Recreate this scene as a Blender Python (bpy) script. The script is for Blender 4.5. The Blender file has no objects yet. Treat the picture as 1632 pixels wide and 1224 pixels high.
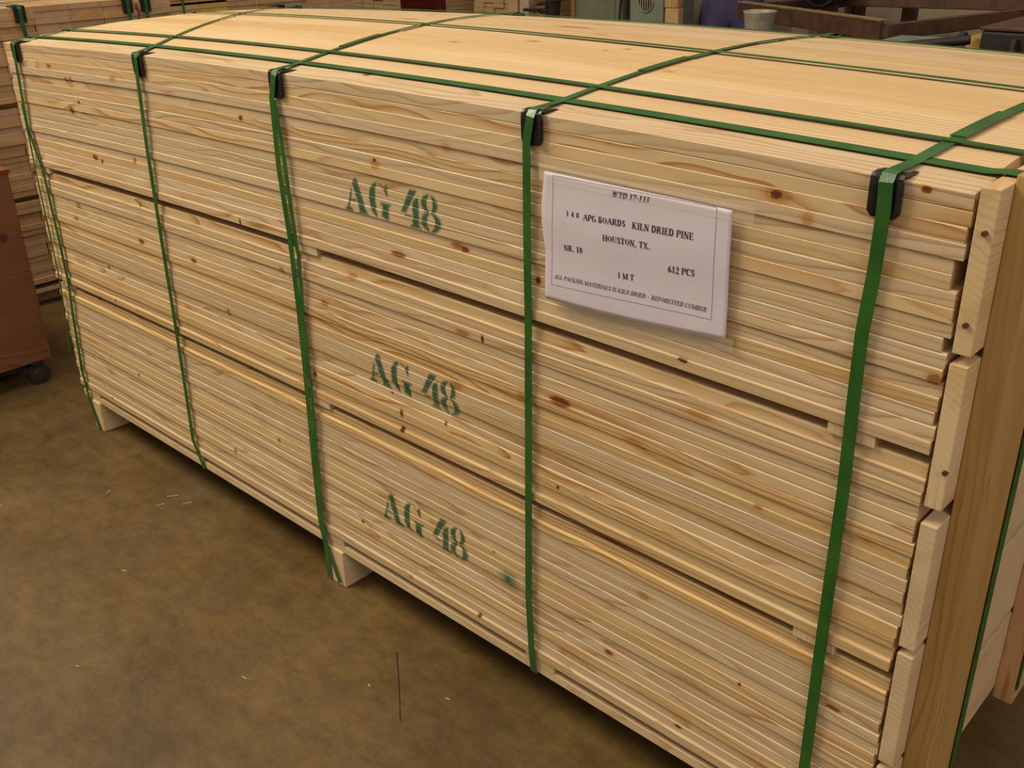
import bpy, bmesh, math, random
import numpy as np
from mathutils import Vector, Matrix

SC = bpy.context.scene
COL = SC.collection
random.seed(7)
RNG = np.random.default_rng(11)

# ------------------------------------------------------------------ camera
CP = Vector((0.3519, -1.0729, 1.3777))
FOC = 1589.4
AX = math.radians(64.6959); AZ = math.radians(43.7547); AR = math.radians(-1.4393)
ROT = Matrix.Rotation(AZ, 3, 'Z') @ Matrix.Rotation(AX, 3, 'X') @ Matrix.Rotation(AR, 3, 'Z')
cd = bpy.data.cameras.new('camera'); cam = bpy.data.objects.new('camera', cd); COL.objects.link(cam)
cd.sensor_fit = 'HORIZONTAL'; cd.sensor_width = 36.0; cd.lens = FOC / 1632 * 36.0
cd.shift_x = 1.86 / 1632; cd.shift_y = -1.66 / 1632
cd.clip_start = 0.02; cd.clip_end = 100
cam.matrix_world = Matrix.Translation(CP) @ ROT.to_4x4()
SC.camera = cam

# ------------------------------------------------------------------ light, exposure
SC.view_settings.view_transform = 'Standard'
SC.view_settings.look = 'None'
SC.view_settings.gamma = 1.0
SC.view_settings.use_curve_mapping = False
SC.view_settings.exposure = 0.10
W = bpy.data.worlds.new('world'); SC.world = W; W.use_nodes = True
bgn = W.node_tree.nodes['Background']
bgn.inputs[0].default_value = (1.0, 0.87, 0.77, 1); bgn.inputs[1].default_value = 0.36

def area(name, loc, target, sx, sy, power, col):
    l = bpy.data.lights.new(name, 'AREA'); l.shape = 'RECTANGLE'; l.size = sx; l.size_y = sy
    l.energy = power; l.color = col
    o = bpy.data.objects.new(name, l); COL.objects.link(o); o.location = loc
    o.rotation_euler = (Vector(target) - Vector(loc)).to_track_quat('-Z', 'Y').to_euler()
    return o
area('ceiling_light', (-3.4, -1.75, 4.5), (-1.4, 0.0, 0.5), 2.4, 1.6, 185, (1.0, 0.89, 0.67))
area('ceiling_light', (-1.2, -0.9, 4.6), (-1.0, 0.0, 0.4), 2.6, 1.0, 26, (1.0, 0.87, 0.70))
area('ceiling_light', (-0.8, 1.8, 4.8), (-1.2, 0.6, 0.0), 3.0, 1.6, 18, (1.0, 0.82, 0.88))
area('ceiling_light', (3.4, -1.6, 3.8), (-0.2, 0.0, 0.6), 2.0, 1.2, 62, (1.0, 0.85, 0.74))

# ------------------------------------------------------------------ tags and mesh helpers
def tag(o, label=None, cat=None, group=None, kind=None):
    if label: o['label'] = label
    if cat: o['category'] = cat
    if group: o['group'] = group
    if kind: o['kind'] = kind
    return o

def empty(name, loc, label, cat, group=None, rz=0.0):
    o = bpy.data.objects.new(name, None); COL.objects.link(o); o.empty_display_size = 0.05
    o.location = loc; o.rotation_euler = (0, 0, rz)
    return tag(o, label, cat, group)

def link(name, me, mat, parent=None, origin=None, smooth=False):
    """mesh given in world coordinates (or the parent's frame); origin moves its pivot"""
    if origin is not None:
        me.transform(Matrix.Translation(-Vector(origin)))
    o = bpy.data.objects.new(name, me); COL.objects.link(o)
    if origin is not None: o.location = origin
    if mat: me.materials.append(mat)
    if smooth:
        for p in me.polygons: p.use_smooth = True
    if parent: o.parent = parent
    return o

def from_bm(name, bm, mat, parent=None, origin=None, smooth=False):
    me = bpy.data.meshes.new(name); bmesh.ops.recalc_face_normals(bm, faces=bm.faces[:])
    bm.to_mesh(me); bm.free()
    return link(name, me, mat, parent, origin, smooth)

def box(bm, lo, hi, bev=0.0):
    t = bmesh.new(); bmesh.ops.create_cube(t, size=1)
    c = [(a + b) / 2 for a, b in zip(lo, hi)]; s = [b - a for a, b in zip(lo, hi)]
    for v in t.verts: v.co = Vector((c[0] + v.co.x * s[0], c[1] + v.co.y * s[1], c[2] + v.co.z * s[2]))
    if bev > 0: bmesh.ops.bevel(t, geom=t.edges[:], offset=bev, segments=2, affect='EDGES', profile=0.6)
    me = bpy.data.meshes.new('t'); t.to_mesh(me); t.free(); bm.from_mesh(me); bpy.data.meshes.remove(me)

def beam(bm, a, b, w, h, bev=0.0, up=(0, 0, 1)):
    """rectangular bar from a to b"""
    a = Vector(a); b = Vector(b); d = b - a; L = d.length
    z = d.normalized(); x = Vector(up).cross(z)
    if x.length < 1e-4: x = Vector((1, 0, 0))
    x.normalize(); y = z.cross(x)
    t = bmesh.new(); bmesh.ops.create_cube(t, size=1)
    for v in t.verts: v.co = Vector((v.co.x * w, v.co.y * h, v.co.z * L))
    if bev > 0: bmesh.ops.bevel(t, geom=t.edges[:], offset=bev, segments=2, affect='EDGES')
    M = Matrix((x, y, z)).transposed().to_4x4(); M.translation = (a + b) / 2
    bmesh.ops.transform(t, matrix=M, verts=t.verts[:])
    me = bpy.data.meshes.new('t'); t.to_mesh(me); t.free(); bm.from_mesh(me); bpy.data.meshes.remove(me)

def cyl(bm, a, b, r, r2=None, seg=24):
    a = Vector(a); b = Vector(b); d = b - a
    t = bmesh.new(); bmesh.ops.create_cone(t, cap_ends=True, segments=seg, radius1=r, radius2=r if r2 is None else r2, depth=d.length)
    M = d.to_track_quat('Z', 'Y').to_matrix().to_4x4(); M.translation = (a + b) / 2
    bmesh.ops.transform(t, matrix=M, verts=t.verts[:])
    me = bpy.data.meshes.new('t'); t.to_mesh(me); t.free(); bm.from_mesh(me); bpy.data.meshes.remove(me)

# ------------------------------------------------------------------ materials
def new_mat(name):
    m = bpy.data.materials.new(name); m.use_nodes = True
    nt = m.node_tree; b = nt.nodes['Principled BSDF']
    return m, nt, b

def N(nt, t, **kw):
    n = nt.nodes.new(t)
    for k, v in kw.items():
        if k in n.inputs: n.inputs[k].default_value = v
        else: setattr(n, k, v)
    return n

def ramp(nt, stops):
    n = nt.nodes.new('ShaderNodeValToRGB')
    e = n.color_ramp.elements
    while len(e) < len(stops): e.new(0.5)
    for k, (p, c) in enumerate(stops):
        e[k].position = p; e[k].color = (*c, 1) if len(c) == 3 else c
    return n

def mixc(nt, fac, a, b, mode='MIX'):
    n = nt.nodes.new('ShaderNodeMix'); n.data_type = 'RGBA'; n.blend_type = mode
    for s, v in ((n.inputs[0], fac), (n.inputs[6], a), (n.inputs[7], b)):
        if isinstance(v, bpy.types.NodeSocket): nt.links.new(v, s)
        elif isinstance(v, (int, float)): s.default_value = v
        else: s.default_value = (*v, 1)
    return n.outputs[2]

def mth(nt, op, a, b=None, c=None):
    n = nt.nodes.new('ShaderNodeMath'); n.operation = op
    for s, v in zip(n.inputs, (a, b, c)):
        if v is None: continue
        if isinstance(v, bpy.types.NodeSocket): nt.links.new(v, s)
        else: s.default_value = v
    return n.outputs[0]

def wood(name, axis='X', cream=(0.67, 0.515, 0.295), tan=(0.56, 0.37, 0.165), orange=(0.40, 0.19, 0.055),
         dark=None, contrast=1.0, rough=0.55, marks=False, blot=0.5):
    m, nt, b = new_mat(name); L = nt.links.new
    tc = N(nt, 'ShaderNodeTexCoord'); oi = N(nt, 'ShaderNodeObjectInfo')
    src = tc.outputs['Object']
    if axis != 'X':
        sp = N(nt, 'ShaderNodeSeparateXYZ'); cb = N(nt, 'ShaderNodeCombineXYZ'); L(src, sp.inputs[0])
        order = {'Y': (1, 0, 2), 'Z': (2, 1, 0)}[axis]
        for k, q in enumerate(order): L(sp.outputs[q], cb.inputs[k])
        src = cb.outputs[0]
    off = N(nt, 'ShaderNodeCombineXYZ')
    r1 = oi.outputs['Random']
    r2 = mth(nt, 'FRACT', mth(nt, 'MULTIPLY', r1, 17.31)); r3 = mth(nt, 'FRACT', mth(nt, 'MULTIPLY', r1, 71.7))
    L(mth(nt, 'MULTIPLY', r1, 53.0), off.inputs[0])
    L(mth(nt, 'MULTIPLY_ADD', r2, 0.14, 0.0), off.inputs[1]); L(mth(nt, 'MULTIPLY_ADD', r3, 0.10, -0.05), off.inputs[2])
    v = N(nt, 'ShaderNodeVectorMath', operation='ADD'); L(src, v.inputs[0]); L(off.outputs[0], v.inputs[1])
    def stretched(sx, sy, sz):
        n = N(nt, 'ShaderNodeVectorMath', operation='MULTIPLY'); L(v.outputs[0], n.inputs[0]); n.inputs[1].default_value = (sx, sy, sz); return n.outputs[0]
    # warp of the growth rings
    nz = N(nt, 'ShaderNodeTexNoise', Scale=1.0, Detail=2.0, Roughness=0.5); L(stretched(1.9, 7.0, 7.0), nz.inputs['Vector'])
    wv = N(nt, 'ShaderNodeVectorMath', operation='SUBTRACT'); L(nz.outputs['Color'], wv.inputs[0]); wv.inputs[1].default_value = (0.5, 0.5, 0.5)
    ws = N(nt, 'ShaderNodeVectorMath', operation='MULTIPLY'); L(wv.outputs[0], ws.inputs[0]); ws.inputs[1].default_value = (0.0, 0.075, 0.075)
    wa = N(nt, 'ShaderNodeVectorMath', operation='ADD'); L(stretched(0.02, 1, 1), wa.inputs[0]); L(ws.outputs[0], wa.inputs[1])
    rings = N(nt, 'ShaderNodeTexWave', wave_type='RINGS', rings_direction='X', wave_profile='SAW', Scale=36.0, Distortion=1.6, Detail=2.0)
    rings.inputs['Detail Scale'].default_value = 3.0
    L(wa.outputs[0], rings.inputs['Vector'])
    late = ramp(nt, [(0.0, (0, 0, 0)), (0.55, (0.10,) * 3), (0.80, (0.55,) * 3), (0.92, (1, 1, 1)), (1.0, (0.15,) * 3)]); L(rings.outputs['Fac'], late.inputs[0])
    # fine fibre
    fb = N(nt, 'ShaderNodeTexNoise', Scale=1.0, Detail=3.0, Roughness=0.65); L(stretched(5.0, 330.0, 330.0), fb.inputs['Vector'])
    # long blotches: heartwood and pitch streaks
    bl = N(nt, 'ShaderNodeTexNoise', Scale=1.0, Detail=2.0, Roughness=0.5); L(stretched(3.6, 26.0, 26.0), bl.inputs['Vector'])
    blr = ramp(nt, [(0.52, (0, 0, 0)), (0.64, (1, 1, 1))]); L(bl.outputs['Fac'], blr.inputs[0])
    cn = N(nt, 'ShaderNodeTexNoise', Scale=1.0, Detail=1.0); L(stretched(1.1, 9.0, 9.0), cn.inputs['Vector'])
    cr = ramp(nt, [(0.36, (0.30,) * 3), (0.60, (1, 1, 1))]); L(cn.outputs['Fac'], cr.inputs[0])
    base = mixc(nt, mth(nt, 'MULTIPLY', fb.outputs['Fac'], 0.55 * contrast), cream, tan)
    ringf = mth(nt, 'MULTIPLY', mth(nt, 'MULTIPLY', late.outputs[0], cr.outputs[0]), mth(nt, 'MULTIPLY_ADD', r3, 0.40 * contrast, 0.85 * contrast))
    c1 = mixc(nt, ringf, base, orange)
    c2 = mixc(nt, mth(nt, 'MULTIPLY', blr.outputs[0], blot), c1, tan)
    # board to board difference
    hv = N(nt, 'ShaderNodeHueSaturation'); L(c2, hv.inputs['Color'])
    L(mth(nt, 'MULTIPLY_ADD', r2, 0.16, 0.91), hv.inputs['Value']); L(mth(nt, 'MULTIPLY_ADD', r3, 0.22, 0.88), hv.inputs['Saturation'])
    out = hv.outputs[0]
    if marks:
        at = N(nt, 'ShaderNodeAttribute', attribute_name='mark'); sp = N(nt, 'ShaderNodeSeparateColor'); L(at.outputs['Color'], sp.inputs[0])
        kn = ramp(nt, [(0.0, (1, 1, 1)), (0.35, (0.84, 0.62, 0.38)), (0.65, (0.42, 0.19, 0.07)), (1.0, (0.10, 0.035, 0.02))])
        L(sp.outputs[1], kn.inputs[0])
        out = mixc(nt, 1.0, out, kn.outputs[0], 'MULTIPLY')
        sp2 = N(nt, 'ShaderNodeTexNoise', Scale=420.0, Detail=2.0); L(tc.outputs['Object'], sp2.inputs['Vector'])
        pr = ramp(nt, [(0.30, (0.72,) * 3), (0.50, (1, 1, 1))]); L(sp2.outputs['Fac'], pr.inputs[0])
        pf = mth(nt, 'MULTIPLY', sp.outputs[0], pr.outputs[0])
        out = mixc(nt, pf, out, (0.008, 0.085, 0.035))
    L(out, b.inputs['Base Color']); b.inputs['Roughness'].default_value = rough
    b.inputs['Specular IOR Level'].default_value = 0.35
    bp = N(nt, 'ShaderNodeBump', Strength=0.12, Distance=0.0006); L(fb.outputs['Fac'], bp.inputs['Height']); L(bp.outputs[0], b.inputs['Normal'])
    return m

def plain(name, col, rough=0.5, metal=0.0, var=0.15, scale=30.0, col2=None, bump=0.0):
    m, nt, b = new_mat(name); L = nt.links.new
    tc = N(nt, 'ShaderNodeTexCoord'); nz = N(nt, 'ShaderNodeTexNoise', Scale=scale, Detail=4.0, Roughness=0.6)
    L(tc.outputs['Object'], nz.inputs['Vector'])
    c2 = col2 or tuple(c * (1 - var * 2) for c in col)
    rp = ramp(nt, [(0.35, col), (0.68, c2)]); L(nz.outputs['Fac'], rp.inputs[0])
    L(rp.outputs[0], b.inputs['Base Color']); b.inputs['Roughness'].default_value = rough; b.inputs['Metallic'].default_value = metal
    if bump:
        bp = N(nt, 'ShaderNodeBump', Strength=bump, Distance=0.002); L(nz.outputs['Fac'], bp.inputs['Height']); L(bp.outputs[0], b.inputs['Normal'])
    return m

M_PINE = wood('pine_boards', 'X', marks=True)
M_PINE_IN = wood('pine_boards_inner', 'X', contrast=0.8)
M_PINE_Y = wood('pine_across', 'Y', contrast=0.5)
M_PINE_Z = wood('brown_upright', 'Z', cream=(0.50, 0.32, 0.125), tan=(0.38, 0.215, 0.07), orange=(0.26, 0.13, 0.04), contrast=0.8)
M_PINE_Z2 = wood('pine_upright', 'Z', cream=(0.55, 0.35, 0.19), tan=(0.45, 0.26, 0.12), contrast=1.0)
M_REAR = wood('rear_boards', 'X', cream=(0.52, 0.345, 0.18), tan=(0.42, 0.24, 0.11), contrast=0.6)
M_REAR_YEL = wood('rear_boards_yellow', 'X', cream=(0.62, 0.41, 0.13), tan=(0.5, 0.3, 0.08), contrast=0.5)
M_CRATE = wood('red_plywood', 'Y', cream=(0.23, 0.085, 0.026), tan=(0.17, 0.055, 0.016), orange=(0.10, 0.03, 0.010), contrast=1.0, marks=True)

def strap_mat():
    m, nt, b = new_mat('green_strap'); L = nt.links.new
    tc = N(nt, 'ShaderNodeTexCoord'); nz = N(nt, 'ShaderNodeTexNoise', Scale=14.0, Detail=3.0); L(tc.outputs['Object'], nz.inputs['Vector'])
    rp = ramp(nt, [(0.35, (0.010, 0.085, 0.010)), (0.65, (0.030, 0.125, 0.014))]); L(nz.outputs['Fac'], rp.inputs[0])
    L(rp.outputs[0], b.inputs['Base Color']); b.inputs['Roughness'].default_value = 0.33
    b.inputs['Specular IOR Level'].default_value = 0.6
    ck = N(nt, 'ShaderNodeTexVoronoi', Scale=600.0); L(tc.outputs['Object'], ck.inputs['Vector'])
    bp = N(nt, 'ShaderNodeBump', Strength=0.25, Distance=0.0004); L(ck.outputs['Distance'], bp.inputs['Height']); L(bp.outputs[0], b.inputs['Normal'])
    return m
M_STRAP = strap_mat()
M_GUARD = plain('black_plastic', (0.010, 0.006, 0.006), 0.38, var=0.1)
M_INK = plain('black_ink', (0.035, 0.03, 0.045), 0.7, var=0.05)
M_INKL = plain('grey_ink', (0.20, 0.18, 0.22), 0.7, var=0.05)
M_PAPER = plain('white_paper', (0.68, 0.60, 0.66), 0.6, var=0.03, scale=12)

def tape_mat():
    m, nt, b = new_mat('clear_tape')
    b.inputs['Base Color'].default_value = (0.85, 0.78, 0.62, 1); b.inputs['Roughness'].default_value = 0.12
    b.inputs['Alpha'].default_value = 0.22
    tc = N(nt, 'ShaderNodeTexCoord'); nz = N(nt, 'ShaderNodeTexNoise', Scale=60.0, Detail=2.0); nt.links.new(tc.outputs['Object'], nz.inputs['Vector'])
    bp = N(nt, 'ShaderNodeBump', Strength=0.5, Distance=0.003); nt.links.new(nz.outputs['Fac'], bp.inputs['Height']); nt.links.new(bp.outputs[0], b.inputs['Normal'])
    return m
M_TAPE = tape_mat()

def floor_mat():
    m, nt, b = new_mat('brown_concrete'); L = nt.links.new
    tc = N(nt, 'ShaderNodeTexCoord')
    def nz(sc, det, ro=0.6, st=(1, 1, 1)):
        mp = N(nt, 'ShaderNodeMapping'); mp.inputs['Scale'].default_value = st; L(tc.outputs['Object'], mp.inputs[0])
        n = N(nt, 'ShaderNodeTexNoise', Scale=sc, Detail=det, Roughness=ro); L(mp.outputs[0], n.inputs['Vector']); return n.outputs['Fac']
    big = ramp(nt, [(0.36, (0.086, 0.050, 0.012)), (0.52, (0.130, 0.077, 0.018)), (0.66, (0.162, 0.099, 0.028))]); L(nz(2.2, 6.0, 0.62), big.inputs[0])
    st = ramp(nt, [(0.40, (0.60, 0.60, 0.58)), (0.60, (1.05, 1.05, 1.05))]); L(nz(16.0, 10.0, 0.80, (1.0, 1.6, 1)), st.inputs[0])
    c = mixc(nt, 0.85, big.outputs[0], st.outputs[0], 'MULTIPLY')
    gr = ramp(nt, [(0.50, (0, 0, 0)), (0.75, (1, 1, 1))]); L(nz(1.3, 3.0), gr.inputs[0])
    c = mixc(nt, mth(nt, 'MULTIPLY', gr.outputs[0], 0.45), c, (0.135, 0.092, 0.052))
    sc = ramp(nt, [(0.685, (0, 0, 0)), (0.72, (1, 1, 1))]); L(nz(7.0, 5.0, 0.7, (0.35, 6.0, 1)), sc.inputs[0])
    c = mixc(nt, mth(nt, 'MULTIPLY', sc.outputs[0], 0.30), c, (0.30, 0.19, 0.07))
    sc2 = ramp(nt, [(0.70, (0, 0, 0)), (0.74, (1, 1, 1))]); L(nz(5.0, 4.0, 0.7, (7.0, 0.5, 1)), sc2.inputs[0])
    c = mixc(nt, mth(nt, 'MULTIPLY', sc2.outputs[0], 0.25), c, (0.28, 0.18, 0.07))
    L(c, b.inputs['Base Color'])
    rr = ramp(nt, [(0.3, (0.38,) * 3), (0.7, (0.62,) * 3)]); L(nz(4.0, 5.0), rr.inputs[0]); L(rr.outputs[0], b.inputs['Roughness'])
    bp = N(nt, 'ShaderNodeBump', Strength=0.2, Distance=0.002); L(nz(90.0, 3.0), bp.inputs['Height']); L(bp.outputs[0], b.inputs['Normal'])
    return m
M_FLOOR = floor_mat()
M_WALL = plain('stained_wall', (0.36, 0.27, 0.18), 0.85, var=0.15, scale=2.0)
M_GREY = plain('olive_grey_paint', (0.155, 0.155, 0.10), 0.5, var=0.15, scale=9)
M_GREEN = plain('grey_green_paint', (0.20, 0.225, 0.175), 0.45, var=0.12, scale=9)
M_BEIGE = plain('beige_paint', (0.40, 0.33, 0.21), 0.5, var=0.08, scale=7)
M_RUST = plain('rusty_steel', (0.115, 0.055, 0.032), 0.6, 0.3, var=0.25, scale=16, bump=0.2)
M_RIM = plain('worn_steel_rim', (0.42, 0.27, 0.12), 0.4, 0.4, var=0.2, scale=25)
M_DARK = plain('dark_iron', (0.022, 0.016, 0.016), 0.6, 0.2, var=0.2, scale=20)
M_BLUE = plain('blue_work_cloth', (0.060, 0.055, 0.125), 0.9, var=0.2, scale=18)
M_SKIN = plain('skin', (0.42, 0.22, 0.13), 0.55, var=0.06, scale=20)
M_HAIR = plain('dark_hair', (0.02, 0.013, 0.01), 0.6)
M_RUBBER = plain('black_rubber', (0.028, 0.022, 0.018), 0.7, var=0.2)
M_MAROON = plain('maroon_plastic', (0.20, 0.02, 0.03), 0.4)
M_CLEAR = plain('cloudy_plastic', (0.42, 0.38, 0.30), 0.25, var=0.2, scale=25)

# ------------------------------------------------------------------ room
bm = bmesh.new(); box(bm, (-11, -5, -0.1), (6, 8, 0)); tag(from_bm('floor', bm, M_FLOOR), 'brown worn concrete workshop floor', None, kind='structure')
bm = bmesh.new(); box(bm, (-11, 8, 0), (6, 8.2, 4.5)); tag(from_bm('wall_back', bm, M_WALL), 'stained workshop wall behind the machines', None, kind='structure')
bm = bmesh.new(); box(bm, (-11.2, -5, 0), (-11, 8.2, 4.5)); tag(from_bm('wall_left', bm, M_WALL), 'stained workshop wall on the left', None, kind='structure')

# ------------------------------------------------------------------ the strapped stack: sizes
H = 1.123; LEN = 2.4555; NB = 12; BW = 0.0833; WID = NB * BW
XS = [-2.373, -1.730, -1.2326, -0.6178, -0.0934]
SKH = 0.094
T12 = 0.3162 / 17
PACKS = []     # (z0, z1, board thickness)
z = H
for k in range(3):
    t = T12 if k < 2 else 0.0190
    PACKS.append((z - 17 * t, z, t)); z = z - 17 * t - 0.0176
P3B = PACKS[2][0]
CA, CB = 0.0224, 0.0279
def warp(x, y, z):
    X = (np.clip(x, -LEN, 0) + LEN / 2) / (LEN / 2); Y = (y - 0.53) / 0.53
    return z - np.maximum(z, 0) / H * (CA * X * X + CB * (Y * Y - 1))

ORD = ['top', 'second', 'third', 'fourth', 'fifth', 'sixth', 'seventh', 'eighth', 'ninth', 'tenth', 'eleventh', 'twelfth',
       'thirteenth', 'fourteenth', 'fifteenth', 'sixteenth', 'bottom']

# ---- spray stencil "AG 48" -------------------------------------------------
GLY = {
 'A': [[(.34, .84), (.44, 1.0), (.57, .97), (.88, .16), (1.0, .04), (1.0, 0), (.58, 0), (.62, .10)],
       [(.28, .70), (.34, .60), (.20, .14), (.34, .06), (.34, 0), (0, 0), (0, .06), (.10, .12)],
       [(.24, .38), (.46, .38), (.49, .30), (.21, .30)]],
 'G': [[(.40, 1.0), (.22, .93), (.07, .75), (.02, .52), (.06, .27), (.20, .08), (.40, -.01), (.42, .05), (.36, .20), (.33, .50), (.35, .80), (.43, .95)],
       [(.50, 1.0), (.66, .96), (.76, .88), (.86, .98), (.92, .98), (.94, .66), (.87, .66), (.78, .80), (.66, .90), (.50, .95)],
       [(.56, .46), (1.06, .46), (1.06, .40), (.96, .38), (.96, -.01), (.84, -.01), (.60, .05), (.64, .20), (.64, .38), (.56, .40)]],
 '4': [[(.46, 1.04), (.78, 1.04), (.28, .36), (.05, .36)],
       [(.56, .66), (.66, .80), (.84, .88), (.84, .10), (.94, .04), (.94, 0), (.46, 0), (.46, .04), (.56, .10)],
       [(.20, .32), (.50, .32), (.50, .26), (.20, .26)]],
}
def poly_sd(P, U, V):
    P = np.array(P); d = np.full(U.shape, 9.0); ins = np.zeros(U.shape, bool)
    for i in range(len(P)):
        a = P[i]; b = P[(i + 1) % len(P)]
        e = b - a; wx = U - a[0]; wy = V - a[1]
        t = np.clip((wx * e[0] + wy * e[1]) / (e @ e), 0, 1)
        d = np.minimum(d, np.hypot(wx - t * e[0], wy - t * e[1]))
        c = ((a[1] > V) != (b[1] > V))
        with np.errstate(divide='ignore', invalid='ignore'):
            xi = a[0] + (V - a[1]) * (b[0] - a[0]) / (b[1] - a[1] + 1e-12)
        ins ^= c & (U < xi)
    return np.where(ins, -d, d)
def glyph_val(ch, U, V, soft=0.035):
    if ch == '8':
        top = np.maximum(np.hypot((U - .44) / .36, (V - .75) / .27) - 1, 1 - np.hypot((U - .46) / .13, (V - .76) / .20)) * .25
        bot = np.maximum(np.hypot((U - .50) / .44, (V - .26) / .28) - 1, 1 - np.hypot((U - .50) / .17, (V - .27) / .21)) * .25
        sd = np.minimum(top, bot); sd = np.maximum(sd, .035 - np.abs(U - .47)); 
    else:
        sd = np.full(U.shape, 9.0)
        for P in GLY[ch]: sd = np.minimum(sd, poly_sd(P, U, V))
    return np.clip(0.5 - sd / (2 * soft), 0, 1)
STENCILS = [(-1.074, 0.8995, 0.0615, 1.0, 0.0), (-1.052, 0.5660, 0.0640, 0.75, .0), (-1.048, 0.2560, 0.0680, 0.85, .0)]
def paint_at(x, z):
    val = np.zeros(x.shape)
    for (x0, z0, h, low, sh) in STENCILS:
        U = (x - x0) / 1.0; V = (z - z0) / h
        near = (U > -.02) & (U < .29) & (V > -.25) & (V < 1.25)
        if not near.any(): continue
        for ch, cx, cw, dz in (('A', 0.0, .064, 0), ('G', .066, .056, .02), ('4', .148, .058, .0), ('8', .198, .056, .0)):
            g = glyph_val(ch, (U - cx) / cw, V - dz)
            fade = np.where(V < .35, low + (1 - low) * np.clip(V / .35, 0, 1), 1.0) if ch in '48' else 1.0
            val = np.maximum(val, np.where(near, g * fade * .96, 0))
    # loose dab of the spray can beside the lowest mark
    d = np.hypot((x + .692) / .030, (z - .272) / .024)
    val = np.maximum(val, np.clip(1.15 - d, 0, 1) ** 1.3 * .95)
    return val
DENSE = [(-1.085, -.81)]
# knots on the front face: pixel-measured places as x, z, half length, half height, darkness
KNOTS_F = []
def px_to_front(u, v):
    d = ROT @ Vector(((u - 814.14) / FOC, -(v - 610.3) / FOC, -1)); t = -CP.y / d.y; p = CP + d * t; return p.x, p.z
for (u, v, a, c, k) in [
    (78, 105, .012, .005, .6), (113, 126, .003, .006, 1), (106, 127, .010, .006, .55), (180, 125, .014, .006, .4), (126, 163, .005, .004, .9),
    (115, 176, .013, .008, .75), (152, 251, .014, .007, .7), (163, 257, .006, .005, .8), (214, 256, .006, .007, .6), (383, 188, .007, .005, .85),
    (597, 255, .004, .003, 1), (598, 262, .012, .009, .40), (711, 235, .012, .008, .35), (125, 328, .012, .007, .5), (122, 348, .012, .005, .55),
    (221, 327, .003, .006, .9), (226, 385, .013, .007, .65), (309, 415, .012, .006, .7), (173, 426, .006, .004, .8), (385, 353, .003, .007, .95),
    (365, 498, .006, .008, .6), (186, 479, .003, .005, .8), (222, 597, .004, .005, .8), (635, 405, .020, .005, .72), (728, 392, .016, .006, .55), (740, 398, .010, .005, .8),
    (450, 430, .009, .006, .5), (517, 483, .012, .006, .5), (770, 540, .003, .007, 1), (738, 530, .018, .005, .5), (503, 596, .006, .006, .75),
    (858, 447, .005, .006, .9), (1238, 310, .008, .006, .9), (1240, 311, .022, .010, .42), (1288, 349, .008, .009, .38), (1477, 302, .006, .004, .85),
    (625, 626, .003, .003, .8), (641, 658, .005, .008, .78), (643, 684, .006, .006, 1), (711, 675, .003, .005, .8), (445, 702, .005, .006, .65),
    (727, 615, .016, .008, .42), (579, 831, .005, .004, .8), (657, 918, .006, .005, .45), (766, 980, .005, .005, .85), (787, 880, .003, .003, .6),
    (893, 640, .022, .008, .78), (832, 632, .010, .006, .45), (1090, 573, .008, .003, 1), (890, 776, .003, .003, .95), (1208, 808, .007, .004, .5),
    (970, 1040, .009, .005, .75), (1178, 1091, .003, .003, .9), (1080, 1158, .007, .003, .9), (1025, 950, .012, .006, .42), (1490, 605, .010, .007, .6),
    (1328, 1128, .012, .004, .7), (181, 634, .003, .003, .8), (284, 705, .006, .007, .65), (376, 718, .006, .008, .55), (1010, 703, .018, .006, .36),
    (1115, 660, .022, .007, .36), (930, 370, .02, .006, .3), (1230, 990, .018, .006, .32), (560, 440, .014, .006, .4), (270, 150, .020, .006, .3),
    (300, 490, .016, .006, .3), (1400, 430, .018, .008, .32), (980, 560, .018, .006, .3), (1380, 860, .012, .005, .35), (690, 760, .016, .006, .3)]:
    x, zz = px_to_front(u, v); KNOTS_F.append((x, zz, a, c, k))
KNOTS_T = []
def px_to_top(u, v):
    d = ROT @ Vector(((u - 814.14) / FOC, -(v - 610.3) / FOC, -1)); zt = H - .005
    t = (zt - CP.z) / d.z; p = CP + d * t; return p.x, p.y
for (u, v, a, c, k) in [(235, 34, .022, .010, .6), (488, 38, .03, .012, .35), (585, 129, .008, .005, .85), (572, 120, .020, .006, .6), (615, 111, .012, .006, .7),
    (550, 114, .018, .005, .7), (655, 52, .030, .012, .45), (687, 41, .012, .010, .4), (850, 92, .014, .008, .5), (915, 67, .05, .009, .7), (965, 107, .004, .004, .8),
    (1000, 105, .008, .006, .55), (1065, 137, .010, .006, .4), (1466, 140, .018, .004, .8), (1500, 96, .02, .008, .5), (1255, 165, .005, .004, .6),
    (1361, 249, .003, .003, .7), (1360, 108, .06, .02, .22), (1170, 110, .05, .012, .25), (1065, 55, .010, .008, .4), (725, 92, .012, .006, .5), (960, 60, .05, .010, .2),
    (340, 40, .04, .012, .3), (1230, 120, .03, .010, .3)]:
    x, yy = px_to_top(u, v); KNOTS_T.append((x, yy, a, c, k))

def hashn(a, b):
    return np.sin(a * 911.7 + 3.1 * np.sin(b * 523.3)) * 0.5 + np.sin(b * 1403.1 + 2.3 * np.sin(a * 377.7)) * 0.5
def knot_at(a, b, KN):
    v = np.zeros(a.shape)
    w = 1 + .22 * hashn(a, b)
    for (ka, kb, ra, rb, k) in KN:
        d = np.hypot((a - ka) / ra, (b - kb) / rb) * w
        core = np.clip((1.25 - d) / .5, 0, 1) * k
        halo = np.clip((2.2 - d) / 1.4, 0, 1) * .16
        v = np.maximum(v, np.maximum(core, halo))
    return v

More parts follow.
